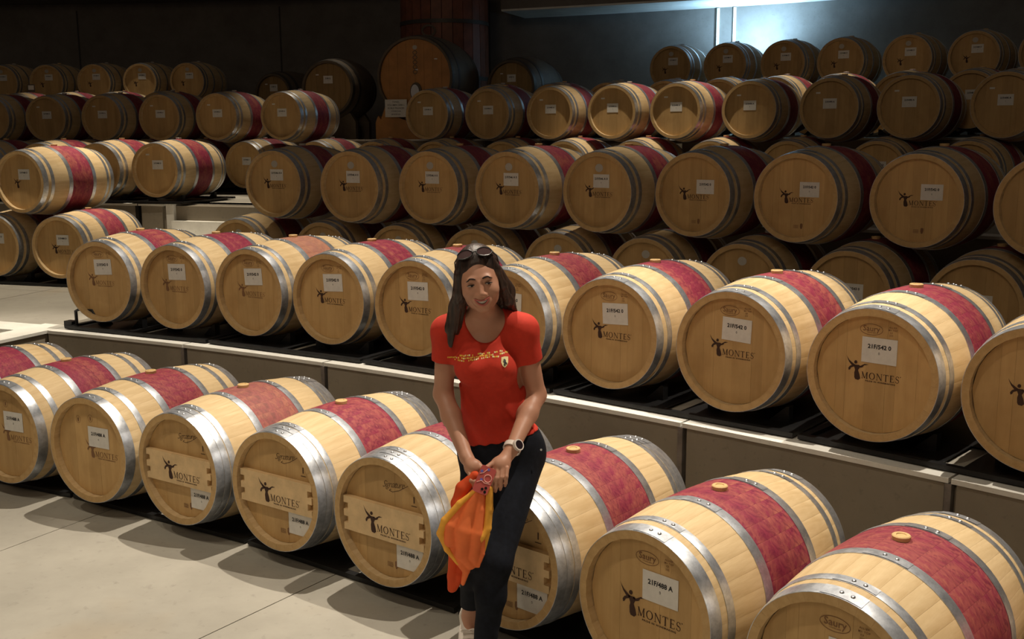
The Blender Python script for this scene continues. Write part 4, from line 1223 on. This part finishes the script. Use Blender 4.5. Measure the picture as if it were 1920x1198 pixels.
hs = [(-.001, -.013), (.003, -.012), (.002, -.004), (.006, -.006), (.008, -.010), (.0085, -.003), (.004, .002), (.0045, .006), (.001, .011), (-.002, .012), (-.006, .009), (-.003, .008), (-.003, .005), (-.0075, .004), (-.003, .001), (-.002, -.004), (-.005, -.007), (-.001, -.009)]
part('horse_mark', mesh('horse', [onshirt(sx0+a, sz0+b, .0032) for a, b in hs], [tuple(range(len(hs)))], 'ink'))
# trousers
j = Field(axis([(-.25, .17, .0052)]), axis([(3.52, 4.06, .0055)]), axis([(.02, 1.02, .006)]))
legs(j, .010, .035)
j.ell((-.045, 3.908, .86), (.167, .120, .130), .05)
j.ell((-.068, 3.865, 1.03), (.128, .094, .167), .04)
j.apply(cut(j, (-.10, 3.86, .955), (-.12, 0, 1)), (-.3, 3.5, .90), (.2, 4.1, 1.02), .01, 'i', 0)
j.apply(cut(j, (-.168, 3.80, .262), (-.05, .1, -1)), (-.24, 3.665, .0), (-.112, 3.95, .30), .01, 'i', 0)
j.apply(cut(j, (-.10, 3.6, .075), (0, 0, -1)), (-.3, 3.5, .0), (.2, 4.1, .12), .01, 'i', 0)
X, Y, Z = np.meshgrid(j.x, j.y, j.z, indexing='ij')
j.D += (np.abs(j.D) < .02)*.0012*np.sin(Z*34+X*50+5*np.sin(Y*17+Z*9))*np.clip(np.sin(Z*7+X*11)+.3,0,1)
trousers = part('trousers', j.mesh('trousers', 'jeans', 1), 'dark navy skinny trousers')
part('hip_rivet', MB().tube([(.108, 3.815, .868), (.108, 3.811, .868)], .004, 10).build('rivet', 'rivet', 60))
# shoes
def shoe(heel, toe, ank, name):
    heel, toe = Vector(heel), Vector(toe); lo = [min(heel[i], toe[i])-.08 for i in range(3)]; hi = [max(heel[i], toe[i])+.08 for i in range(3)]
    f = Field(axis([(lo[0], hi[0], .003)]), axis([(lo[1], hi[1], .003)]), axis([(max(lo[2], -.01), hi[2]+.06, .003)]))
    d = (toe-heel); u = d.normalized(); n = Vector((1, 0, 0)); n = (n-u*n.dot(u)).normalized(); upv = n.cross(u); upv = upv if upv.z > 0 or upv.y < 0 else -upv
    f.cone(heel, heel+d*.5, .034, .036, .01); f.cone(heel+d*.5, toe, .036, .034, .02)
    f.cone(heel+upv*.01, heel+upv*.055, .030, .029, .02)
    f.cone(heel+d*.35+upv*.012, heel+d*.75, .034, .032, .02)
    f.ell(heel+upv*.074+d*.10, (.025, .034, .048), .006, 'd', rot=[list(n), list(u), list(upv)])
    root = part(name, f.mesh(name, 'shoe', 1), 'white canvas lace-up shoe')
    for k in range(4):
        c = heel+d*(.42+.10*k)+upv*(.047-.004*k)
        ob('lace', MB().tube([c-n*.022, c+upv*.006, c+n*.022], .0028, 6).build('lace', 'shoe', 60), root)
    c = heel+d*.38+upv*.055
    for s in (-1, 1): ob('lace', MB().tube([c, c+n*s*.018+upv*.012, c+n*s*.030+upv*.002, c+n*s*.012-upv*.002], .0028, 6).build('lace', 'shoe', 60), root)
    sole = MB().tube([heel-upv*.030-u*.02, heel-upv*.032+d*.5, toe-upv*.030+u*.01], [.024, .03, .024], 8); ob('sole', sole.build('sole', 'watch', 60), root)
shoe((-.176, 3.838, .185), (-.166, 3.700, .045), anR, 'right_shoe')
shoe((-.098, 3.635, .040), (-.108, 3.43, .036), anL, 'left_shoe')

# wrist watch
wa = empty('wrist_watch', wrL, 0, 'white sports watch with round dark face on the wrist of the woman', 'watch')
wv = (Vector(wrL)-Vector(elL)).normalized(); wc = Vector(wrL)-wv*.012
a1 = wv.cross(Vector((0, 0, 1))).normalized(); a2 = wv.cross(a1).normalized()
if a2.z < 0: a2 = -a2
ring = [wc+(a1*math.cos(q)+a2*math.sin(q))*.0300 for q in [2*PI*k/32 for k in range(32)]]
V = []; F = []
for p_ in ring:
    rd = (p_-wc).normalized()
    for s_, e_ in ((-.011, 0), (-.010, .0035), (.010, .0035), (.011, 0)): V.append(p_+wv*s_+rd*e_)
for k in range(32):
    for q in range(3): F.append((k*4+q, ((k+1) % 32)*4+q, ((k+1) % 32)*4+q+1, k*4+q+1))
ob('strap', fix(mesh('strap', V, F, 'watch', 50)), wa, -wa.location)
fd = Vector((.35, -.85, .15)); fd = (fd-wv*fd.dot(wv)).normalized(); fc = wc+fd*.034
t1 = wv; t2 = fd.cross(wv)
def wdisc(r, h0, h1, mat, name, n=28):
    V = [fc+(t1*math.cos(2*PI*k/n)+t2*math.sin(2*PI*k/n))*r+fd*h for h in (h0, h1) for k in range(n)]
    F = [(k, (k+1) % n, n+(k+1) % n, n+k) for k in range(n)]+[tuple(range(n)), tuple(range(n, 2*n))]
    return ob(name, fix(mesh(name, V, F, mat, 40)), wa, -wa.location)
wdisc(.0215, -.006, .006, 'watch', 'watch_case'); wdisc(.0165, .004, .0072, 'glass', 'watch_face')

# phone in a patterned rose case
pc_ = px(908, 900, 3.563)
ph = empty('phone', pc_, 0, 'phone in a rose patterned case held between both hands of the woman', 'phone')
ph.scale = (.78, .9, .78)
pr = Matrix.Rotation(R_(24), 4, 'Y') @ Matrix.Rotation(R_(-16), 4, 'X')
W2, H2, T2_ = .036, .062, .0045
pts = []
for cx_, cz_, a0 in ((W2-.012, H2-.012, 0), (-W2+.012, H2-.012, 90), (-W2+.012, -H2+.012, 180), (W2-.012, -H2+.012, 270)):
    for k in range(6): a = R_(a0+18*k); pts.append((cx_+.012*math.cos(a), cz_+.012*math.sin(a)))
mb = MB(); mb.prism(pts, -T2_, T2_); o = ob('phone_case', fix(mb.build('phone_case', 'case')), ph); o.matrix_local = pr
def onph(pts2, r, mat, name, closed=False):
    mb = MB().tube([(a, -T2_-.0004, b) for a, b in pts2], r, 6, closed=closed); q = ob(name, mb.build(name, mat, 60), ph); q.matrix_local = pr
circ = lambda cx_, cz_, r, n=16: [(cx_+r*math.cos(2*PI*k/n), cz_+r*math.sin(2*PI*k/n)) for k in range(n)]
onph(circ(.012, .012, .017), .0022, 'pink', 'printed_loop', True)
onph([(-.03, -.02), (-.012, -.006), (.004, -.012), (.03, -.008)], .0020, 'pink', 'printed_loop')
onph([(-.030, .02), (-.015, .03), (-.004, .05)], .0020, 'pink', 'printed_loop')
for a, b in ((-.014, -.002), (.0, .050), (-.026, .034)):
    mb = MB(); mb.prism(circ(a, b, .0065), -T2_-.0012, -T2_+.001); q = ob('printed_spot', fix(mb.build('spot', 'blue')), ph); q.matrix_local = pr
for a, b in ((.020, -.030), (.006, -.040), (.022, -.048)):
    mb = MB(); mb.prism(circ(a, b, .0062), -T2_-.002, -T2_+.001); q = ob('camera_lens', fix(mb.build('camera_lens', 'frame')), ph); q.matrix_local = pr

# orange cloth gathered in her right hand
clo = empty('orange_cloth', px(880, 900, 3.59), 0, 'crumpled orange and yellow cloth hanging from the hand of the woman', 'cloth')
def clothpart(name, mat, chains, k=.010, lab=None):
    allp = [px(u, v, Y) for ch in chains for (u, v, Y, r) in ch]
    lo = [min(p[i] for p in allp)-.04 for i in range(3)]; hi = [max(p[i] for p in allp)+.04 for i in range(3)]
    f = Field(axis([(lo[0], hi[0], .0028)]), axis([(lo[1], hi[1], .0028)]), axis([(lo[2], hi[2], .0028)]))
    for ch in chains:
        for (u, v, Y, r), (u2, v2, Y2, r2) in zip(ch[:-1], ch[1:]): f.cone(px(u, v, Y), px(u2, v2, Y2), r, r2, k, flat=((0, 1, 0), 1.15))
    o = ob(name, f.mesh(name, mat, 1), clo, -clo.location)
    if lab: o['label'] = lab
Yc = 3.575
clothpart('cloth_body', 'orange', [
    [(899, 912, Yc, .011), (868, 948, Yc, .019), (846, 985, Yc-.012, .028), (845, 1012, Yc-.012, .028)],
    [(901, 912, Yc, .010), (884, 950, Yc-.012, .022), (870, 995, Yc-.024, .034), (868, 1035, Yc-.014, .030), (882, 1058, Yc, .020)],
    [(905, 914, Yc, .010), (900, 955, Yc-.012, .019), (892, 1000, Yc-.022, .026), (888, 1038, Yc-.016, .024), (892, 1058, Yc, .012)],
    [(850, 1018, Yc, .022), (862, 1048, Yc, .022), (874, 1070, Yc, .014), (868, 1094, Yc, .008)],
    [(906, 1008, Yc-.012, .012), (902, 1038, Yc-.012, .013), (897, 1060, Yc, .009)]], .0045, 'bright orange folds')
clothpart('cloth_back', 'deep_orange', [
    [(890, 892, Yc+.03, .018), (868, 916, Yc+.03, .026), (858, 944, Yc+.02, .024), (853, 970, Yc+.02, .014)],
    [(853, 970, Yc+.02, .014), (850, 1040, Yc+.02, .016)],
    [(850, 1040, Yc+.02, .017), (849, 1080, Yc+.02, .020), (847, 1103, Yc+.02, .016)], [(866, 1050, Yc+.02, .016), (862, 1080, Yc+.02, .018), (852, 1102, Yc+.02, .012)]], .008, 'deep orange lining')
clothpart('cloth_edge', 'yellow_cloth', [
    [(893, 918, Yc-.008, .006), (862, 944, Yc-.014, .012), (834, 976, Yc-.020, .014), (826, 1000, Yc-.018, .014), (838, 1030, Yc-.012, .010), (858, 1056, Yc-.012, .007)],
    [(918, 916, Yc-.006, .013), (917, 955, Yc-.010, .015), (913, 990, Yc-.014, .016), (902, 1006, Yc-.024, .015), (895, 1022, Yc-.018, .009)],
    [(913, 1000, Yc-.010, .012), (906, 1032, Yc-.008, .009)]], .006, 'yellow border strips')
